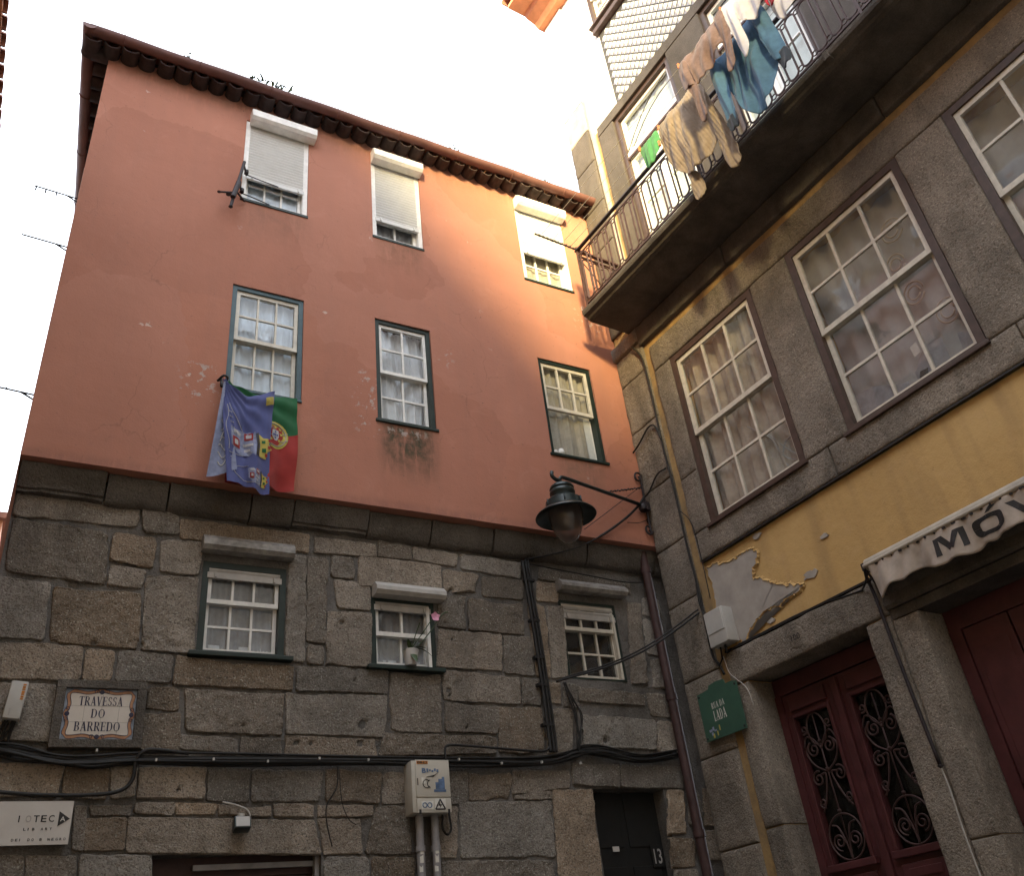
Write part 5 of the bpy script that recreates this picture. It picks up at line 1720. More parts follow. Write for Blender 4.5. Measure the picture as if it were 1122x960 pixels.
tag(m.build('stray_wire', 'cable', None, True), 'thin dark wires slanting across the plaster behind the lamp arm', 'wire')
m = MB()
for k, (dz, r_) in enumerate(((0, .010), (.035, .008))):
    p0 = FB @ Vector((.40, -.02, 4.53 + dz)); p1 = Vector((-1.20, .10, 4.02 + dz * .4))
    q = [p0 + Vector((.12, .0, .06)), p0] + [p0.lerp(p1, t) - Vector((0, 0, .09 * math.sin(PI * t))) for t in [i / 8 for i in range(1, 9)]] + [Vector((-1.3, .17, 4.0))]
    m.tube(smooth_path(q, 4), r_, 6)
tag(m.build('crossing_wire', 'cable', None, True), 'two black wires strung from the house corner to the small dark window', 'wire')
m = MB()
for k in range(5):
    q = [(-1.22 + rnd.uniform(-.02, .02), .16, 4.0), (-1.17 + rnd.uniform(-.05, .05), .15, 3.85), (-1.12 + rnd.uniform(-.05, .05), .15, 3.7), (-1.16 + rnd.uniform(-.02, .02), .15, 3.5), (-1.17, .16, 3.36)]
    m.tube(smooth_path(q, 5), .006, 5)
tag(m.build('hanging_wire', 'cable', None, True), 'tangle of thin wires hanging below the small dark window', 'wire')
m = MB()
m.tube(smooth_path([(-1.42, .17, 5.14), (-1.15, .17, 5.12), (-.7, .17, 5.09), (-.35, .17, 5.07), (-.1, .17, 5.09)], 5), .007, 5)
tag(m.build('wall_wire', 'cable', None, True), 'thin wire running along the stone above the small dark window', 'wire')
m = MB(FB)
m.tube(smooth_path([(.36, -.04, 7.78), (.46, -.025, 7.55), (.475, -.02, 7.1), (.465, -.02, 6.4), (.48, -.02, 5.8), (.475, -.02, 5.2), (.49, -.02, 4.75), (.475, -.02, 4.3), (.47, -.015, 4.1), (.52, -.01, 4.0), (.55, -.01, 3.9)], 6), .012, 6)
m.tube(smooth_path([(.02, -.035, 6.55), (.15, -.035, 6.60), (.32, -.035, 6.69), (.42, -.03, 6.66), (.47, -.025, 6.45)], 6), .011, 6)
m.tube(smooth_path([(.0, -.03, 5.98), (.12, -.03, 6.0), (.3, -.03, 6.12), (.44, -.025, 6.12)], 6), .010, 6)
m.tube(smooth_path([(.47, -.02, 5.62), (.60, -.02, 5.40), (.62, -.02, 5.0), (.61, -.02, 4.6)], 6), .005, 5)
m.tube(smooth_path([(.49, -.02, 4.9), (.47, -.03, 4.6), (.52, -.03, 4.4), (.56, -.03, 4.2)], 6), .007, 5)
tag(m.build('corner_cable', 'cable', None, True), 'black cable stapled down the edge of the granite corner stones', 'cable')

# floodlight over the garage door
fl_ = thing('floodlight', (-4.0, YW, 2.80), 'small dark floodlight on a bent rod above the wide wooden door', 'floodlight')
F = Matrix.Translation((-4.015, YW - .06, 2.85)) @ Matrix.Rotation(math.radians(-18), 4, 'X')
m = MB(F); m.box(-.055, .055, -.05, .03, -.045, .04, None, .008); m.box(-.03, .03, .03, .05, -.03, .03); hd = m.build('lamp_head', 'lamp', fl_, True, True, 30)
m = MB(F); m.box(-.046, .046, -.053, -.049, -.036, .032); m.build('lens', 'grey_plastic', hd)
m = MB(); m.tube(smooth_path([(-4.14, YW - .01, 3.01), (-4.06, YW - .04, 2.985), (-3.98, YW - .05, 2.95), (-3.955, YW - .05, 2.90), (-3.96, YW - .05, 2.86)], 5), .007, 6); m.box(-4.03, -3.99, YW - .04, YW + .02, 2.89, 2.93); m.build('rod', 'cord', fl_, True)
m = MB(); m.tube(smooth_path([(-3.32, .16, 3.25), (-3.33, .16, 3.1), (-3.40, .17, 2.98), (-3.40, .165, 2.85), (-3.36, .17, 2.70)], 5), .005, 5); m.tube(smooth_path([(-3.31, .16, 3.22), (-3.29, .16, 3.0), (-3.24, .16, 2.88), (-3.18, .165, 2.84)], 5), .003, 5)
tag(m.build('loose_wire', 'cable', None, True), 'thin loose wires hanging down by the corner of the wide wooden door', 'wire')

# orchid on the sill of the little middle window
orc = thing('potted_orchid', (-2.68, YW - .03, 4.062), 'potted orchid with one pink flower on the sill of the small middle window', 'pot plant')
m = MB(); m.lathe([(0, 0), (.045, 0), (.055, .05), (.066, .115), (.070, .13), (.062, .13), (.058, .11), (0, .10)], (-2.69, YW - .035, 4.063), 20); m.build('pot', 'pot', orc, True, True, 40)
m = MB()
def leafblade(mb, p0, d, L, wd_, droop, seed=0):
    d = Vector(d).normalized(); side = d.cross(Vector((0, 0, 1)))
    side = side.normalized() if side.length > .05 else Vector((1, 0, 0))
    p0 = Vector(p0)
    def fn(u, v):
        t = v
        wv = wd_ * math.sin(PI * min(1, .12 + t * .88)) ** .8
        return p0 + d * (L * t) + Vector((0, 0, -droop * t * t)) + side * ((u - .5) * wv) + Vector((0, 0, -abs(u - .5) * wd_ * .3))
    mb.grid(fn, 2, 8)
for d, L, wd_, dr_ in (((-.4, -.5, .9), .13, .04, .02), ((.7, -.3, .7), .17, .04, .10), ((-.8, -.3, .5), .10, .04, .06), ((.9, -.4, .6), .20, .035, .16), ((0, -.8, -.5), .14, .055, .06)):
    leafblade(m, (-2.69, YW - .04, 4.19), d, L, wd_, dr_)
m.build('leaves', 'leaf_dark', orc, True)
m = MB()
m.tube(smooth_path([(-2.69, YW - .04, 4.18), (-2.60, YW - .07, 4.26), (-2.52, YW - .10, 4.36), (-2.42, YW - .12, 4.50), (-2.36, YW - .12, 4.53)], 6), .005, 5)
m.tube(smooth_path([(-2.69, YW - .04, 4.18), (-2.66, YW - .07, 4.30), (-2.62, YW - .10, 4.42)], 6), .004, 5)
m.tube(smooth_path([(-2.69, YW - .04, 4.2), (-2.58, YW - .07, 4.35), (-2.50, YW - .10, 4.47)], 6), .004, 5)
m.build('stem', 'leaf_dark', orc, True)
m = MB()
for a in range(0, 360, 72):
    ca, sa = math.cos(math.radians(a + 90)), math.sin(math.radians(a + 90))
    m.grid(lambda u, v, ca=ca, sa=sa: (-2.485 + ca * .042 * v - sa * (u - .5) * .045 * math.sin(PI * min(.95, v * .8 + .15)), YW - .12 - .012 * v * v, 4.475 + sa * .042 * v + ca * (u - .5) * .045 * math.sin(PI * min(.95, v * .8 + .15))), 3, 4)
m.build('flower', 'petal', orc, True)

# curtain-rod bracket / washing-line arms
ca_ = thing('washing_line_bracket', (-4.45, -.15, 8.3), 'black iron washing-line arm bolted beside the top left shuttered window', 'bracket')
m = MB()
m.tube([(-4.40, -.12, 9.18), (-4.50, -.14, 8.46)], .016, 8); m.tube([(-4.44, -.13, 8.85), (-4.49, -.16, 8.58)], .026, 8)
for zz, xx in ((9.12, -4.40), (8.83, -4.43)):
    m.tube([(xx, -.12, zz), (xx + .05, -.01, zz)], .012, 6); m.lathe([(0, -.02), (.022, -.02), (.022, .02), (0, .02)], (xx + .04, -.05, zz), 10)
m.tube([(-4.45, -.14, 8.68), (-4.62, -.14, 8.62)], .011, 6); m.lathe([(0, -.02), (.02, 0), (0, .02)], (-4.62, -.14, 8.62), 8); m.lathe([(0, -.025), (.022, 0), (0, .025)], (-4.50, -.14, 8.46), 8); m.lathe([(0, -.025), (.026, 0), (0, .025)], (-4.53, -.14, 8.62), 8)
m.tube([(-4.38, -.02, 9.12), (-4.2, -.022, 9.09), (-4.02, -.022, 9.07)], .006, 5); m.tube([(-4.41, -.02, 8.83), (-4.25, -.022, 8.80), (-4.10, -.022, 8.77)], .006, 5)
m.tube([(-4.44, -.12, 8.70), (-4.35, -.02, 8.72)], .010, 6)
m.build('iron_arm', 'iron', ca_, True, True, 40)
for k, (z0_, lab, yy) in enumerate(((9.19, 'upper thin iron rod with pegs sticking out over the lane under the left eaves', 1.0), (8.49, 'middle thin iron rod sticking out from the left end wall of the house', 1.0), (6.66, 'lowest thin iron rod sticking out over the lane at the left edge', 1.0))):
    m = MB()
    m.tube([(-5.78, yy, z0_ - .02), (-6.00, yy, z0_ - .005), (-6.26, yy, z0_ + .01)], .009, 6)
    m.tube([(-5.80, yy, z0_ - .09), (-5.95, yy, z0_ - .01)], .009, 6)
    if k == 0:
        for xx in (-6.24, -6.15, -6.05): m.tube([(xx, yy, z0_), (xx, yy, z0_ - .05)], .008, 5)
    if k == 2:
        m.tube([(-6.05, yy, z0_), (-6.4, yy - .3, z0_ + .05)], .004, 5)
    tag(m.build('line_rod', 'iron', None, True), lab, 'rod', 'washing line rods on the end wall')

# weeds on the gutter
for k, (x, h, n_, lab) in enumerate(((-5.09, .07, 8, 'tiny weed on the gutter near the left roof corner'), (-4.36, .15, 22, 'weed tuft sprouting from the gutter above the top left window'),
                                     (-4.10, .17, 26, 'tallest weed tuft growing from the gutter right of the top left window'), (-2.01, .10, 12, 'small weed in the gutter right of the middle shuttered window'), (-.72, .08, 9, 'weed sprig in the gutter above the right shuttered window'))):
    m = MB()
    for i in range(n_):
        a = rnd.uniform(0, 6.28); sp_ = rnd.uniform(.2, 1.0)
        b0 = (x + rnd.uniform(-.09, .09) * (h / .15), -.27 + rnd.uniform(-.04, .04), 10.345)
        leafblade(m, b0, (math.cos(a) * sp_, math.sin(a) * sp_, 1.2), h * rnd.uniform(.35, .85), .022, .03)
    tag(m.build('weed', 'leaf', None, True), lab, 'weed', 'weeds growing in the gutter')
m = MB()
for i in range(8):
    t = i / 7
    c = Vector((-.42, .6, 10.8)).lerp(Vector((-.06, .6, 11.55)), t)
    m.lathe([(0, -.02), (.018, 0), (0, .02)], c, 8)
m.tube([(-.42, .6, 10.8), (-.06, .6, 11.55)], .004, 5)
tag(m.build('beaded_line', 'roof_tile', None, True), 'thin beaded line slanting up above the roof beside the granite pilaster', 'line')

# ------------------------------------------------------------------ things on the ochre house
gs = thing('street_name_plate', tuple(FB @ Vector((.42, -.03, 3.38))), 'dark green enamel street plate with white letters on the corner stones', 'street sign')
F = FB @ Matrix.Translation((.435, -.035, 3.61)) @ Matrix.Rotation(math.radians(0.0), 4, 'Y')
m = MB(F)
out_ = [(-.245, -.215), (.262, -.225), (.262, .185), (.205, .200), (.13, .200), (.115, .245), (.02, .255), (-.075, .245), (-.09, .215), (-.245, .205)]
m.prism(out_, -.012, .0)
pt = m.build('plate', 'sign_green', gs)
m = MB(F)
add_serif(m, 'RUA DA', -.01, .062, .052, PF(-.0135), None, .62, .16)
add_serif(m, 'LADA', -.01, -.028, .088, PF(-.0135), None, .52, .14)
m.build('lettering', 'letter_white', pt)
m = MB(F)
for (x, z, a, b) in ((-.165, -.135, .035, .02), (-.13, -.125, .02, .03), (-.15, -.165, .02, .025), (-.105, -.145, .03, .014)):
    m.box(x - a / 2, x + a / 2, -.0145 - rnd.uniform(0, .001), -.012, z - b / 2, z + b / 2)
m.build('municipal_emblem', 'flag_pale', pt)
m = MB(F)
for (x, z, a, b) in ((-.135, -.185, .018, .035), (-.085, -.175, .012, .04), (-.05, -.135, .012, .045)):
    m.box(x - a / 2, x + a / 2, -.0145, -.012, z - b / 2, z + b / 2)
m.build('emblem_gold', 'flag_yellow', pt)
m = MB(F)
for (x, z) in ((-.225, .18), (.24, .165), (-.225, -.19), (.24, -.20)): m.lathe([(0, -.006), (.010, -.004), (.012, 0)], (x, -.012, z), 10, None, 'Y')
m.build('screw', 'ink', pt)

mb_ = thing('meter_box', tuple(FB @ Vector((.68, -.1, 4.11))), 'pale grey plastic meter box at the edge of the flaked plaster', 'meter box')
m = MB(FB); m.box(.56, .80, -.115, .03, 4.125, 4.45, None, .012); cv = m.build('casing', 'grey_plastic', mb_, True, True, 30)
m = MB(FB); m.box(.575, .785, -.122, -.114, 4.24, 4.438, None, .006); m.build('lid', 'grey_plastic', cv)
m = MB(FB); m.tube([(.68, -.05, 4.125), (.68, -.04, 4.05)], .012, 6); m.tube([(.62, -.05, 4.125), (.58, -.02, 4.03), (.52, -.015, 3.99)], .008, 6); m.build('cable_tail', 'cable', mb_, True)

# shop awning, rolled up, with its lettered valance
aw = thing('shop_awning', tuple(FB @ Vector((3.8, -.12, 3.85))), 'rolled dirty canvas awning with a lettered valance over the shop door', 'awning')
def val(u, v):
    s_ = 2.40 + 3.25 * u
    zb = 3.88 + .020 * math.sin(s_ * 9.3 + 1) + .014 * math.sin(s_ * 23) - .035 * math.exp(-((s_ - 3.36) / .05) ** 2) + .025 * math.exp(-((s_ - 2.62) / .2) ** 2)
    z = 4.115 + (zb - 4.115) * v
    y = -.165 + v * (.022 * math.sin(s_ * 14) + .014 * math.sin(s_ * 31 + 2) + .03 * math.exp(-((s_ - 3.36) / .08) ** 2)) - .006 * math.sin(s_ * 50 + v * 5)
    return (s_, y, z)
m = MB(FB); m.grid(val, 190, 12)
va = m.build('valance', 'canvas', aw, True)
md = va.modifiers.new('thick', 'SOLIDIFY'); md.thickness = .005
m = MB(FB)
m.tube([(2.37, -.125, 4.135), (5.66, -.125, 4.135)], .05, 14); m.tube([(2.36, -.165, 4.125), (5.66, -.165, 4.125)], .018, 8)
m.build('roller', 'canvas_pale', aw, True, True, 50)
m = MB(FB)
def onval(x, z):
    v = max(0, min(1, (4.115 - z) / .235)); p = val((x - 2.40) / 3.25, v)
    return (x, p[1] - .007, z)
def fine_text(mb, body, x0, x1, z0, z1, bold):
    vs, fs = text_shape(body, bold)
    bm = bmesh.new()
    bv = [bm.verts.new((x0 + (x1 - x0) * u, 0, z0 + (z1 - z0) * w)) for u, w in vs]
    for f in fs:
        try: bm.faces.new([bv[i] for i in f])
        except ValueError: pass
    for k in range(1, 12):
        x = x0 + (x1 - x0) * k / 12
        bmesh.ops.bisect_plane(bm, geom=bm.verts[:] + bm.edges[:] + bm.faces[:], plane_co=(x, 0, 0), plane_no=(1, 0, 0))
    for k in range(1, 6):
        z = z0 + (z1 - z0) * k / 6
        bmesh.ops.bisect_plane(bm, geom=bm.verts[:] + bm.edges[:] + bm.faces[:], plane_co=(0, 0, z), plane_no=(0, 0, 1))
    bm.verts.index_update()
    mb.add([onval(v.co.x, v.co.z) for v in bm.verts], [[v.index for v in f.verts] for f in bm.faces]); bm.free()
def poly_letter(polys, x0, x1, z0, z1):
    m = MB(FB)
    for k, pl in enumerate(polys):
        bm = bmesh.new(); bm.faces.new([bm.verts.new((x0 + (x1 - x0) * u, 0, z0 + (z1 - z0) * w)) for u, w in pl])
        for i in range(1, 12): bmesh.ops.bisect_plane(bm, geom=bm.verts[:] + bm.edges[:] + bm.faces[:], plane_co=(x0 + (x1 - x0) * i / 12, 0, 0), plane_no=(1, 0, 0))
        for i in range(1, 6): bmesh.ops.bisect_plane(bm, geom=bm.verts[:] + bm.edges[:] + bm.faces[:], plane_co=(0, 0, z0 + (z1 - z0) * i / 6), plane_no=(0, 0, 1))
        bm.verts.index_update()
        m.add([Vector(onval(v.co.x, v.co.z)) - Vector((0, .0004 * (k % 4), 0)) for v in bm.verts], [[v.index for v in f.verts] for f in bm.faces]); bm.free()
    m.build('letter', 'ink', va)
LM = [[(0, 0), (.17, 0), (.17, 1), (0, 1)], [(.83, 0), (1, 0), (1, 1), (.83, 1)], [(.10, 1), (.32, 1), (.56, .30), (.42, .10)], [(.90, 1), (.68, 1), (.44, .30), (.58, .10)]]
def _se(a, r): c_, s_ = math.cos(a), math.sin(a); return (.5 + r[0] * math.copysign(abs(c_) ** .55, c_), .5 + r[1] * math.copysign(abs(s_) ** .55, s_))
LO = [[_se(2 * PI * i / 24, (.5, .5)), _se(2 * PI * (i + 1) / 24, (.5, .5)), _se(2 * PI * (i + 1) / 24, (.28, .29)), _se(2 * PI * i / 24, (.28, .29))] for i in range(24)]
LV = [[(0, 1), (.22, 1), (.60, 0), (.40, 0)], [(1, 1), (.78, 1), (.40, 0), (.60, 0)]]
LE = [[(0, 0), (.2, 0), (.2, 1), (0, 1)], [(.2, .82), (1, .82), (1, 1), (.2, 1)], [(.2, 0), (1, 0), (1, .18), (.2, .18)], [(.2, .41), (.9, .41), (.9, .58), (.2, .58)]]
LI = [[(0, 0), (1, 0), (1, 1), (0, 1)]]
LS = [[(0, .82), (1, .82), (1, 1), (0, 1)], [(0, .41), (1, .41), (1, .59), (0, .59)], [(0, 0), (1, 0), (1, .18), (0, .18)], [(0, .55), (.2, .55), (.2, .9), (0, .9)], [(.8, .1), (1, .1), (1, .45), (.8, .45)]]
for pl_, a, b, zz in ((LM, 2.955, 3.20, 4.06), (LO, 3.255, 3.50, 4.055), (LV, 3.535, 3.79, 4.06), (LE, 3.85, 4.04, 4.06), (LI, 4.10, 4.15, 4.06), (LS, 4.22, 4.43, 4.06)):
    poly_letter(pl_, a, b, 3.925, zz)
poly_letter([[(0, 0), (.35, 0), (1, 1), (.5, 1)]], 3.375, 3.48, 4.066, 4.10)
m = MB(FB)
for s_ in [2.46 + i * .075 for i in range(40)]:
    p = val((s_ - 2.4) / 3.25, .05); m.box(s_, s_ + rnd.uniform(.01, .035), p[1] - .012, p[1] + .004, 4.098, 4.112)
m.build('lacing', 'ink', va)
m = MB(FB)
for s_ in (2.35, 5.65):
    m.box(s_ - .02, s_ + .02, -.16, .0, 4.10, 4.16, None, .006); m.tube([(s_, -.15, 4.12), (s_ + .02, -.12, 4.02), (s_ + .03, -.02, 3.9)], .010, 6)
m.build('wall_bracket', 'iron', aw)
m = MB(FB)
m.tube(smooth_path([(2.34, -.13, 4.13), (2.31, -.10, 4.05), (2.30, -.06, 3.9), (2.31, -.045, 3.2), (2.335, -.045, 2.68)], 6), .014, 8); m.lathe([(0, -.02), (.022, 0), (0, .02)], (2.335, -.045, 2.67), 8)
m.build('crank_rod', 'iron', aw, True)
m = MB(FB); m.tube(smooth_path([(2.335, -.045, 2.67), (2.34, -.04, 2.5), (2.33, -.035, 2.2), (2.35, -.035, 1.7)], 5), .006, 5); m.build('pull_cord', 'cord', aw, True)
m = MB(FB); m.tube(smooth_path([(2.34, -.12, 4.08), (2.2, -.03, 4.03), (2.12, -.01, 4.035), (1.6, .0, 4.09), (1.0, .0, 4.09), (.8, -.01, 4.09)], 5), .008, 5)
tag(m.build('lintel_wire', 'cable', None, True), 'thin black wire along the lower edge of the ochre plaster above the red door', 'wire')
m = MB(FB); m.tube(smooth_path([(.60, -.02, 4.05), (.62, -.02, 3.9), (.68, -.02, 3.82), (.78, -.02, 3.70), (.80, -.01, 3.55)], 5), .004, 5)
tag(m.build('white_wire', 'cord', None, True), 'thin pale wire curling behind the top of the green street plate', 'wire')

# ------------------------------------------------------------------ flags
def flag(name, lab, C, y0, folds, seed, cols, sag, mats, split=None):
    """C: corners TL, TR, BR, BL in wall x/z; hangs in folds"""
    root = thing(name, (C[0][0], y0, C[3][1]), lab, 'flag')
    r_ = random.Random(seed); ph = [r_.uniform(0, 6.28) for _ in range(4)]
    def P(u, v, lift=0.0):
        """u across, v down"""
        a = Vector(C[0]).lerp(Vector(C[1]), u); b = Vector(C[3]).lerp(Vector(C[2]), u)
        p = a.lerp(b, v)
        z = p.y - sag * math.sin(PI * u) * (1 - v) ** 1.5
        am = folds * (.35 + .65 * v ** .6)
        y = y0 - .03 - .05 * v * (1 - .3 * v) + am * (math.sin(6.283 * 1.7 * (u + .12 * v) + ph[0]) + .55 * math.sin(6.283 * 3.6 * (u - .2 * v * (u - .5)) + ph[1]) * (1 - .4 * v)) + .5 * am * math.sin(9 * v + 7 * u + ph[2]) + .35 * am * noise.noise(Vector((u * 5, v * 6, seed))) + .012 * math.sin(30 * math.atan2(v + .05, u + .08)) * math.exp(-v * 2.2)
        x = p.x + .02 * math.sin(5 * v + ph[3]) * v
        return Vector((x, y - lift, z + .012 * math.sin(7 * u + ph[2]) * v))
    return root, P
def panel(mb, P, u0, u1, v0, v1, nu, nv, lift=0.0):
    mb.grid(lambda a, b: P(u0 + (u1 - u0) * a, v0 + (v1 - v0) * b, lift), nu, nv)
def patch(mb, P, poly, lift=.003):
    """filled outline in (u, v), fanned finely so that it follows the cloth"""
    cu = sum(p[0] for p in poly) / len(poly); cv = sum(p[1] for p in poly) / len(poly)
    n = len(poly); K = 4
    pts = []
    for i in range(n):
        a, b = poly[i], poly[(i + 1) % n]
        for t in (0, .34, .67): pts.append((a[0] + (b[0] - a[0]) * t, a[1] + (b[1] - a[1]) * t))
    n = len(pts)
    vs = [P(cu, cv, lift)]; fs = []
    for k in range(1, K + 1):
        for (a, b) in pts: vs.append(P(cu + (a - cu) * k / K, cv + (b - cv) * k / K, lift))
    for i in range(n):
        j = (i + 1) % n
        fs.append((0, 1 + i, 1 + j))
        for k in range(K - 1): fs.append((1 + k * n + i, 1 + (k + 1) * n + i, 1 + (k + 1) * n + j, 1 + k * n + j))
    mb.add(vs, fs)
def ell(cu, cv, ru, rv, a0=0, a1=360, n=20): return [(cu + ru * math.cos(math.radians(a0 + (a1 - a0) * i / n)), cv + rv * math.sin(math.radians(a0 + (a1 - a0) * i / n))) for i in range(n + (0 if a1 - a0 == 360 else 1))]
def rct(u0, u1, v0, v1, sk=0.0): return [(u0 + sk * v0, v0), (u1 + sk * v0, v0), (u1 + sk * v1, v1), (u0 + sk * v1, v1)]

root, P = flag('green_and_red_flag', 'green and red national flag with a yellow sphere and shield, hanging behind the blue flag', [(-4.40, 6.405), (-3.765, 6.385), (-3.765, 5.40), (-4.33, 5.39)], -.045, .026, 5, None, .06, None)
bnd = lambda u: .54 - .13 * u
m = MB(); m.grid(lambda a, b: P(a, bnd(a) * b), 40, 24); gp = m.build('green_field', 'flag_green', root, True)
m = MB(); m.grid(lambda a, b: P(a, bnd(a) + (1 - bnd(a)) * b), 40, 30); rp = m.build('red_field', 'flag_red', root, True)
m = MB(); patch(m, P, ell(.66, .455, .20, .145), .005); sp_ = m.build('sphere_disc', 'flag_yellow', gp)
m = MB()
for e in (ell(.66, .455, .165, .118), ):
    for i in range(len(e)):
        a, b = e[i], e[(i + 1) % len(e)]
        m.tube([P(a[0], a[1], .009), P(b[0], b[1], .009)], .004, 4)
for dv in (-.05, .03):
    m.tube([P(.66 + .19 * t, .455 + dv + .03 * math.sin(3 * t), .009) for t in [-1 + i / 6 for i in range(13)]], .004, 4)
m.build('sphere_bands', 'ink_faded', sp_)
m = MB(); patch(m, P, [(.56, .37), (.76, .36), (.78, .47), (.70, .56), (.62, .56), (.55, .48)], .009); s1 = m.build('red_shield', 'flag_red', sp_)
m = MB(); patch(m, P, [(.615, .41), (.71, .405), (.715, .47), (.685, .515), (.65, .515), (.61, .475)], .013); s2 = m.build('white_shield', 'flag_white', sp_)
m = MB()
for u, v in ((.66, .43), (.66, .46), (.66, .49), (.635, .46), (.69, .46)): patch(m, P, rct(u - .012, u + .012, v - .009, v + .009), .017)
m.build('blue_shields', 'flag_blue', sp_)
for u, v in ((.585, .39), (.66, .38), (.735, .385), (.575, .45), (.75, .44), (.60, .51), (.72, .51)):
    m = MB(); patch(m, P, rct(u - .016, u + .016, v - .012, v + .012), .014); m.build('castle', 'flag_yellow', sp_)

root, P = flag('blue_flag', 'blue flag with a crowned crest hanging in front of the green and red flag', [(-4.435, 6.37), (-3.985, 6.36), (-4.025, 5.29), (-4.37, 5.345)], -.125, .030, 11, None, .12, None)
m = MB(); panel(m, P, 0, 1, 0, 1, 46, 60); bf = m.build('cloth', 'flag_blue', root, True)
# folded-over pale reverse at the left
def P2(u, v, lift=0.0):
    a = Vector((-4.43, 6.33)).lerp(Vector((-4.40, 6.33)), u); b = Vector((-4.505, 5.365)).lerp(Vector((-4.275, 5.47)), u)
    p = a.lerp(b, v)
    return Vector((p.x, -.155 - .02 * v - .018 * math.sin(u * 5 + 3 * v) - lift, p.y))
m = MB(); m.grid(lambda a, b: P2(a, b), 14, 40); fv = m.build('folded_edge', 'flag_pale', root, True)
m = MB()
for k in range(7):
    m.tube([P2(.35 + .5 * t + .05 * math.sin(k), .42 + k * .075 + .04 * math.sin(6 * t + k), .006) for t in [i / 8 for i in range(9)]], .0035, 4)
m.build('reverse_print', 'letter_white', fv)
def crest(cu, cv, s_, par, lift):
    """shield lying on its side with its crown to the right, as the flag hangs"""
    def T(l): return [(cu + a * s_ * 2.1, cv + b * s_) for a, b in l]
    m = MB(); patch(m, P, T([(-.17, -.10), (.08, -.13), (.10, .02), (.08, .15), (-.10, .14), (-.17, .08)]), lift); b0 = m.build('shield', 'flag_pale', par)
    m = MB()
    for q in (rct(-.02, .06, -.11, -.03), rct(-.15, -.07, -.01, .09)): patch(m, P, T(q), lift + .004)
    m.build('red_quarters', 'flag_red', b0)
    m = MB()
    for q in (rct(-.005, .045, -.09, -.05), rct(-.13, -.09, .015, .065)): patch(m, P, T(q), lift + .008)
    for q in (rct(-.14, -.06, -.085, -.05), rct(-.03, .06, .01, .04), rct(-.02, .03, .07, .10)): patch(m, P, T(q), lift + .005)
    m.build('white_charges', 'flag_white', b0)
    m = MB(); patch(m, P, T([(.085, -.10), (.115, -.12), (.13, .0), (.115, .15), (.085, .13), (.105, .02)]), lift + .004); m.build('dark_band', 'ink', b0)
    m = MB(); patch(m, P, T([(.12, -.10), (.17, -.06), (.25, -.05), (.235, .0), (.27, .05), (.22, .08), (.20, .15), (.12, .14), (.135, .02)]), lift + .003); c0 = m.build('crown', 'flag_yellow', par)
    m = MB()
    for q in (rct(.225, .265, -.05, -.02), rct(.22, .255, .02, .05), rct(.19, .215, .10, .13)): patch(m, P, T(q), lift + .007)
    m.build('crown_jewels', 'flag_red', c0)
    for q in (rct(.15, .19, -.03, .0), rct(.155, .2, .05, .09)):
        m = MB(); patch(m, P, T(q), lift + .007); m.build('green_charge', 'flag_green', c0)
crest(.50, .555, .95, bf, .003)
crest(.68, .875, .50, bf, .003)
m = MB()
m.tube([P(.12 + .55 * t + .0, .22 + .27 * math.sin(t * 1.7) , .004) for t in [i / 14 for i in range(15)]], .0026, 4)
m.tube([P(.08 + .03 * math.sin(9 * t), .25 + .45 * t, .004) for t in [i / 20 for i in range(21)]], .0026, 4)
m.tube([P(.10 + .48 * t, .72 - .06 * t * t, .004) for t in [i / 14 for i in range(15)]], .0024, 4)
m.tube([P(.52 + .33 * math.cos(a), .88 + .075 * math.sin(a), .004) for a in [math.radians(20 + i * 13) for i in range(20)]], .0024, 4)
for k in range(5): m.tube([P(.12 + .02 * k, .30 + .05 * k + .015 * math.sin(5 * t), .004) if t < .5 else P(.17 + .02 * k, .30 + .05 * k + .02 * t, .004) for t in [i / 6 for i in range(7)]], .0026, 4)
m.build('white_print', 'flag_white', bf)
m = MB(); patch(m, P, rct(.80, .96, .07, .15, .2), .008); m.build('yellow_print', 'flag_yellow', bf)
m = MB(); m.tube(smooth_path([(-4.46, -.03, 6.42), (-4.42, -.08, 6.455), (-4.38, -.06, 6.45), (-4.40, -.03, 6.41)], 5), .011, 6); m.tube([(-4.43, -.09, 6.33), (-4.43, -.03, 6.45)], .014, 6)
m.build('corner_knot', 'ink', root, True)

# ------------------------------------------------------------------ washing on the balcony
wl = thing('washing_line', tuple(FB @ Vector((2.6, -.9, 9.0))), 'washing lines strung between two iron arms outside the balcony rail', 'washing line')
for sx in (.40, 5.3):
    m = MB(FB)
    tp_ = [(sx, -.60 - .60 * t, 9.035 + .01 * t) for t in [i / 30 for i in range(31)]]
    m.tube(tp_, [.010 + .005 * (i % 3 == 0) for i in range(31)], 6)
    for i in range(9): m.tube([(sx, -.70 - i * .055, 9.04), (sx, -.70 - i * .055, 9.068)], .007, 5)
    m.build('line_arm', 'iron', wl, True)
for k, off in enumerate((.70, .82, .95, 1.12)):
    m = MB(FB); m.tube([(.40 + 4.9 * t, -off, 9.055 - .05 * math.sin(PI * t)) for t in [i / 12 for i in range(13)]], .0028, 5); m.build('line', 'cord', wl, True)


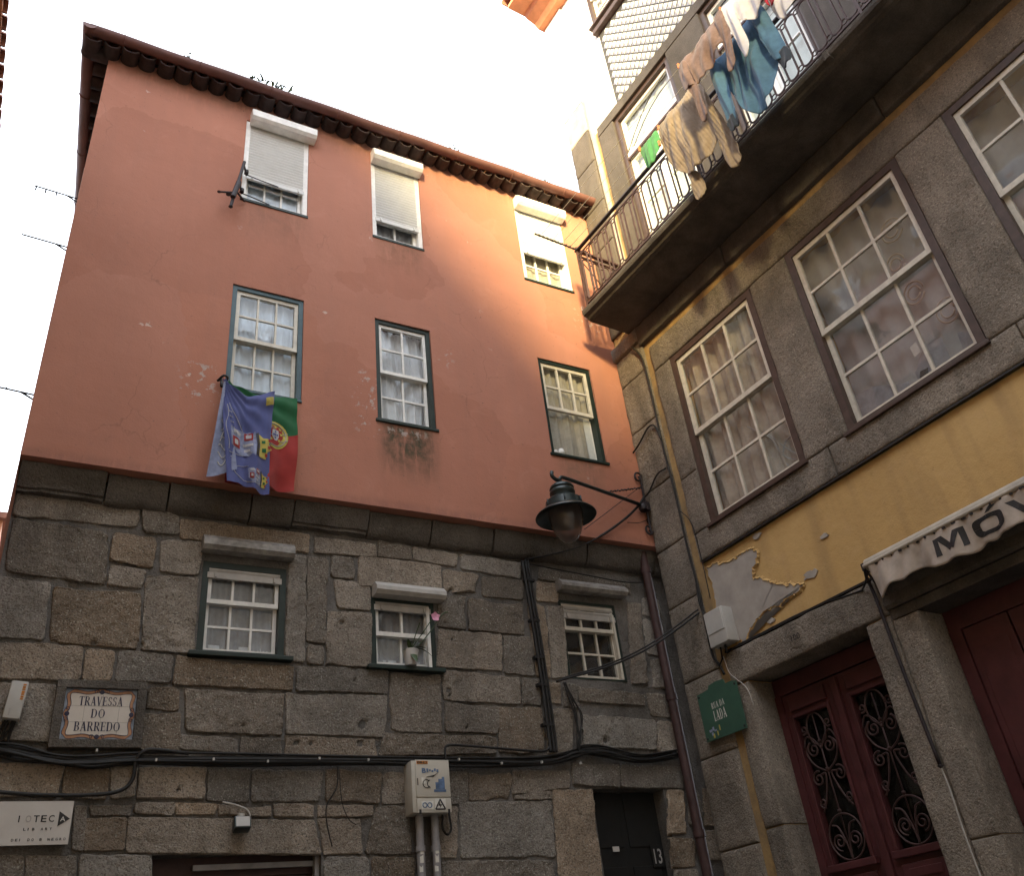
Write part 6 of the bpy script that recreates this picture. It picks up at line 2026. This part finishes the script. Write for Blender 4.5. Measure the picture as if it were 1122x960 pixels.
def garment(name, lab, cat, off, outline, mat, seed, folds=.02, freq=22, rib=0.0, extra=(), puff=.03, lean=.25):
    root = thing(name, tuple(FB @ Vector((outline[0][0], -off, min(p[1] for p in outline)))), lab, cat, 'washing hung out on the balcony')
    r_ = random.Random(seed); ph = [r_.uniform(0, 6.28) for _ in range(5)]
    ztop = max(p[1] for p in outline)
    def piece(outl, nm, matx, dy, ff, fr_):
        sp = smooth_path([(p[0], 0, p[1]) for p in outl + outl[:1]], 4)[:-1]
        bm = bmesh.new()
        vs = [bm.verts.new((p.x, 0, p.z)) for p in sp]
        bm.faces.new(vs)
        bmesh.ops.triangulate(bm, faces=bm.faces[:])
        x0 = min(v.co.x for v in bm.verts); x1 = max(v.co.x for v in bm.verts); z0 = min(v.co.z for v in bm.verts); z1 = max(v.co.z for v in bm.verts)
        st = .012 if rib else .018
        x = x0 + st
        while x < x1:
            bmesh.ops.bisect_plane(bm, geom=bm.verts[:] + bm.edges[:] + bm.faces[:], plane_co=(x, 0, 0), plane_no=(1, 0, 0)); x += st
        z = z0 + .03
        while z < z1:
            bmesh.ops.bisect_plane(bm, geom=bm.verts[:] + bm.edges[:] + bm.faces[:], plane_co=(0, 0, z), plane_no=(0, 0, 1)); z += .03
        for v in bm.verts:
            s_, zz = v.co.x, v.co.z
            d = max(0, ztop - zz)
            e = min(abs(s_ - x0), abs(s_ - x1))
            y = -puff * (1 - math.exp(-e / .08)) * min(1, d / .2 + .2)
            y += ff * min(1, .25 + d * 2.2) * (math.sin(fr_ * s_ + ph[0] + 2.2 * zz) + .6 * math.sin(fr_ * 1.9 * s_ - 3 * zz + ph[1]))
            y += ff * .7 * noise.noise(Vector((s_ * 6, zz * 3, seed))) + ff * .45 * math.sin(fr_ * 3.7 * s_ + 5 * noise.noise(Vector((s_ * 3, zz * 3, seed))) - 6 * zz) * min(1, d * 3 + .2)
            y += lean * .12 * d
            if rib: y += rib * math.sin(2 * PI * (s_ + .22 * zz) / .034)
            v.co.y = y + dy
        bm.verts.index_update()
        m = MB(FB)
        m.add([(v.co.x, v.co.y - off, v.co.z) for v in bm.verts], [[v.index for v in f.verts] for f in bm.faces]); bm.free()
        o = m.build(nm, matx, root, True)
        md = o.modifiers.new('thick', 'SOLIDIFY'); md.thickness = .006
        return o
    piece(outline, 'body', mat, 0, folds, freq)
    for (nm, outl, mt_, dy) in extra:
        piece(outl, nm, mt_, dy, folds * .6, freq * 1.5)
    m = MB(FB)
    for p in (outline[0], outline[min(3, len(outline) - 1)]):
        m.box(p[0] - .008, p[0] + .008, -off - .012, -off + .012, p[1] - .04, p[1] + .03)
    m.build('peg', 'peg', root)
    return root
garment('hung_sweater', 'mauve brown knitted sweater pegged on the outermost washing line', 'sweater', 1.12,
        [(2.88, 9.03), (3.15, 9.01), (3.35, 9.02), (3.50, 9.05), (3.51, 8.85), (3.44, 8.68), (3.34, 8.66), (3.2, 8.60), (3.04, 8.57), (2.96, 8.60), (2.86, 8.66), (2.83, 8.82)], 'k_mauve', 21, .024, 16, 0,
        (('sleeve', [(2.90, 8.98), (3.0, 8.92), (3.02, 8.6), (3.03, 8.2), (3.0, 8.13), (2.93, 8.15), (2.94, 8.45), (2.90, 8.7)], 'k_mauve', -.035), ('sleeve', [(3.42, 9.0), (3.52, 9.0), (3.53, 8.7), (3.46, 8.33), (3.40, 8.29), (3.36, 8.33), (3.40, 8.6)], 'k_mauve', -.04)), .04)
garment('hung_knit', 'beige ribbed cardigan hanging half over the balcony rail', 'cardigan', .82,
        [(2.21, 9.06), (2.38, 9.02), (2.58, 9.05), (2.78, 9.07), (2.86, 8.9), (2.88, 8.55), (2.86, 8.25), (2.74, 8.12), (2.60, 8.07), (2.44, 8.12), (2.30, 8.30), (2.20, 8.55), (2.17, 8.80)], 'k_beige', 33, .024, 13, .004,
        (('sleeve', [(2.78, 9.0), (2.88, 8.95), (2.95, 8.5), (2.99, 8.1), (3.0, 7.78), (2.94, 7.70), (2.86, 7.76), (2.84, 8.15), (2.80, 8.6)], 'k_beige', -.04), ('cuff_tail', [(2.36, 8.2), (2.46, 8.16), (2.50, 7.92), (2.44, 7.80), (2.36, 7.86), (2.38, 8.0)], 'k_beige', .02)), .06)
garment('hung_shirt', 'blue long-sleeved cotton top drying beside the mauve sweater', 'shirt', .95,
        [(3.15, 8.86), (3.32, 8.84), (3.55, 8.87), (3.70, 8.86), (3.72, 8.6), (3.72, 8.25), (3.62, 7.92), (3.50, 7.82), (3.36, 7.86), (3.26, 8.02), (3.20, 8.35), (3.14, 8.6)], 'k_blue', 44, .034, 15, 0,
        (('sleeve', [(3.62, 8.86), (3.78, 8.84), (3.82, 8.5), (3.84, 8.12), (3.78, 8.06), (3.71, 8.12), (3.70, 8.4)], 'k_blue', -.04), ('sleeve', [(3.12, 8.75), (3.22, 8.72), (3.22, 8.3), (3.20, 8.02), (3.12, 7.98), (3.06, 8.04), (3.08, 8.4)], 'k_blue', -.045),
         ('cuff', [(3.72, 8.12), (3.845, 8.14), (3.84, 7.96), (3.75, 7.95)], 'k_navy', -.045), ('cuff', [(3.06, 8.06), (3.205, 8.04), (3.19, 7.90), (3.08, 7.92)], 'k_navy', -.05)), .06)
garment('hung_blouse', 'white cotton blouse hanging in front of the blue top', 'blouse', 1.13,
        [(3.50, 9.06), (3.70, 9.03), (3.92, 9.04), (3.95, 8.80), (3.88, 8.62), (3.78, 8.57), (3.68, 8.62), (3.62, 8.72), (3.54, 8.85)], 'k_white', 55, .022, 17, 0,
        (('sleeve', [(3.52, 9.0), (3.63, 8.95), (3.64, 8.6), (3.64, 8.33), (3.57, 8.24), (3.53, 8.4), (3.54, 8.7)], 'k_white', -.03),), .04)
garment('hung_towel', 'small white cloth at the right end of the washing', 'cloth', 1.0,
        [(3.87, 9.03), (4.02, 9.02), (4.12, 9.02), (4.12, 8.6), (4.04, 8.46), (3.95, 8.40), (3.88, 8.48), (3.86, 8.7)], 'k_white', 66, .02, 25, 0, (('red_trim', [(3.86, 8.95), (3.95, 8.93), (3.95, 8.68), (3.89, 8.64), (3.85, 8.75)], 'k_red', -.03),), .03)
garment('hung_cloth', 'small green cloth pegged at the left end of the washing', 'cloth', .84,
        [(1.91, 9.05), (2.04, 9.0), (2.18, 9.04), (2.18, 8.84), (2.10, 8.68), (2.0, 8.67), (1.92, 8.78)], 'k_green', 77, .016, 24, 0, (), .05)

# ------------------------------------------------------------------ houses at the edge and beyond, some added unseen
HC = thing('lane_house', (-9.0, -8, 0), 'ochre house across the narrow lane whose red tiled eave edges the left of the view', 'house')
def lane_row(H, Y0, LC, ridge, eave_z):
    Fr = Matrix.Translation((-7.055, Y0, 0)) @ Matrix.Rotation(math.radians(90), 4, 'Z')
    cw = [(1.0 + 2.4 * i, 2.1 + 2.4 * i, z, z + 1.7) for i in range(int((LC - 1) / 2.4)) for z in (3.6, 6.9)]
    m = MB(Fr); m.wall(0, LC, 0, eave_z, 0, .15, cw); m.box(0, LC, .16, 8.0, .01, eave_z - .01); m.build('wall', 'ochre', H)
    for q in cw:
        f = MB(Fr); f.box(q[0], q[1], .05, .12, q[2], q[3]); wn = f.build('window', 'white', H)
        f = MB(Fr)
        for i in range(3):
            for j in range(4):
                a = q[0] + .06 + i * .335; c = q[2] + .06 + j * .40
                f.box(a, a + .30, .042, .06, c, c + .37)
        f.build('pane', 'curtain_grey', wn)
    m = MB(Fr); m.box(-.0, LC + .08, -.30, 8, eave_z + .001, eave_z + .06); m.build('eave', 'eave_orange', H)
    m = MB(Fr)
    for i in range(int((LC + .2) / .19)): half_tile(m, (.05 + i * .19, .3, eave_z + .09), (0, -1, -.1), (1, 0, 0), .08, .08, .64, True)
    m.build('eave_tiles', 'roof_tile', H, True, True, 50)
    e = eave_z + .08
    m = MB(Fr); m.add([(0, -.3, e), (LC + .08, -.3, e), (LC + .08, 3.6, ridge), (0, 3.6, ridge), (0, 8, e), (LC + .08, 8, e)], [(0, 1, 2, 3), (3, 2, 5, 4), (0, 3, 4), (1, 5, 2)]); m.build('roof', 'roof_tile', H)
lane_row(HC, STEP, 1.7 - STEP, RIDGE, 10.0)  # unseen ridge shaped to keep sun off the left of the terracotta wall
HN = thing('neighbour_blocker', (-9.0, -21, 0), 'unseen lower ochre house added so low sun reaches only part of the terracotta wall', 'house')  # added out of view; its lower ridge lets the sun glow through
lane_row(HN, -31.0, -31.0 * -1 + STEP - .1, RIDGE2, 9.6)
HT = thing('opposite_blocker', (2, -17, 0), 'unseen plain house added behind the viewpoint to shade the square', 'house')  # unseen blocker, added to shade the street and the ochre front
m = MB(); m.box(DX, 12, -18, YD, 0, HTOP); m.build('wall', 'plaster_cream', HT)
m = MB(); m.prism_yz([(-18.2, HTOP), (YD + .3, HTOP), (YD + .3, HTOP + .1), ((YD - 18) / 2, HTOP + 1.0), (-18.2, HTOP + .1)], DX - .3, 12); m.build('roof', 'roof_tile', HT)
HU = thing('uphill_blocker', (-13, 0, 0), 'unseen tall ochre house with white windows, added to block sky from the window reflections', 'house')  # added out of view so the tall panes mirror it, not bright sky
m = MB(); m.box(-15.5, -10.8, -4.2, 4.2, 0, 17.5); m.build('wall', 'ochre', HU)
for yy in (-2.6, -.2, 2.2):
    for zz in (10.6, 13.6):
        f = MB(); f.box(-10.80, -10.76, yy - .65, yy + .65, zz, zz + 2.0); wn = f.build('window', 'white', HU)
        f = MB()
        for i in range(3):
            for j in range(4): f.box(-10.762, -10.75, yy - .57 + i * .39, yy - .21 + i * .39, zz + .08 + j * .47, zz + .50 + j * .47)
        f.build('pane', 'curtain_grey', wn)
m = MB(); m.box(-15.7, -10.5, -4.5, 4.5, 17.5, 17.7); m.build('roof', 'roof_tile', HU)
HD = thing('far_lane_house', (-6.8, 9.5, 0), 'sliver of a red walled house far down the lane at the left edge', 'house')
m = MB(); m.box(-8.2, -6.17, 8, 13, 0, 8.9); m.build('wall', 'eave_orange', HD)
m = MB(); m.box(-8.3, -6.12, 7.9, 13, 8.9, 9.0); m.build('roof', 'roof_tile', HD)

# ------------------------------------------------------------------ camera
cam = bpy.data.cameras.new('camera')
co_ = bpy.data.objects.new('camera', cam)
COL.objects.link(co_)
Rr = ((0.84535, -0.52002, -0.12556),)
az_, el_, ro_ = math.radians(31.61575728), math.radians(32.42763395), math.radians(-7.21305264)
fwd = Vector((math.sin(az_) * math.cos(el_), math.cos(az_) * math.cos(el_), math.sin(el_)))
rgt = Vector((math.cos(az_), -math.sin(az_), 0)); up = rgt.cross(fwd)
r2 = rgt * math.cos(ro_) + up * math.sin(ro_); u2 = -rgt * math.sin(ro_) + up * math.cos(ro_)
mw = Matrix((r2, u2, -fwd)).transposed().to_4x4()
mw.translation = (-5.543, -6.5, 1.6)
co_.matrix_world = mw
cam.sensor_width = 36; cam.lens = 975.96 / 1122 * 36
cam.clip_start = .05; cam.clip_end = 500
sc.camera = co_

# ------------------------------------------------------------------ light
EL, AZ = math.radians(SUN_EL), math.radians(SUN_AZ)
src = Vector((-math.cos(EL) * math.cos(AZ), math.cos(EL) * math.sin(AZ), math.sin(EL)))
su = bpy.data.lights.new('sun', 'SUN'); su.energy = SUN_E; su.angle = math.radians(SUN_ANG); su.color = SUN_COL
so = bpy.data.objects.new('sun', su); COL.objects.link(so)
so.rotation_euler = (-src).to_track_quat('-Z', 'Y').to_euler()
so.location = (-10, 2, 25)
wo = bpy.data.worlds.new('World'); sc.world = wo; wo.use_nodes = True
nt = wo.node_tree
bg = nt.nodes['Background']
sk = nt.nodes.new('ShaderNodeTexSky'); sk.sky_type = 'NISHITA'; sk.sun_disc = False
sk.sun_elevation = EL; sk.sun_rotation = math.atan2(src.x, src.y)
sk.air_density = 1.0; sk.dust_density = 4.0; sk.ozone_density = 1.0
# bright thin cloud over most of the sky
tc = nt.nodes.new('ShaderNodeTexCoord')
cl = noi(nt, tc.outputs['Generated'], 1.6, 6, .6, .3)
hs = nt.nodes.new('ShaderNodeHueSaturation'); hs.inputs['Saturation'].default_value = SKY_SAT
nt.links.new(sk.outputs[0], hs.inputs['Color'])
c = mix(nt, ramp(nt, cl, [(.34, .45), (.66, .75)]), hs.outputs[0], CLOUD)
nt.links.new(c, bg.inputs['Color'])
bg.inputs['Strength'].default_value = SKY_S
sc.view_settings.view_transform = 'Standard'; sc.view_settings.look = 'None'
sc.view_settings.exposure = EXPO; sc.view_settings.gamma = 1
sc.view_settings.use_curve_mapping = False
sc.cycles.max_bounces = 8; sc.cycles.transparent_max_bounces = 12; sc.cycles.diffuse_bounces = 5; sc.cycles.glossy_bounces = 4
sc.cycles.caustics_reflective = False; sc.cycles.caustics_refractive = False
sc.cycles.use_denoising = True
sc.cycles.sample_clamp_indirect = 8
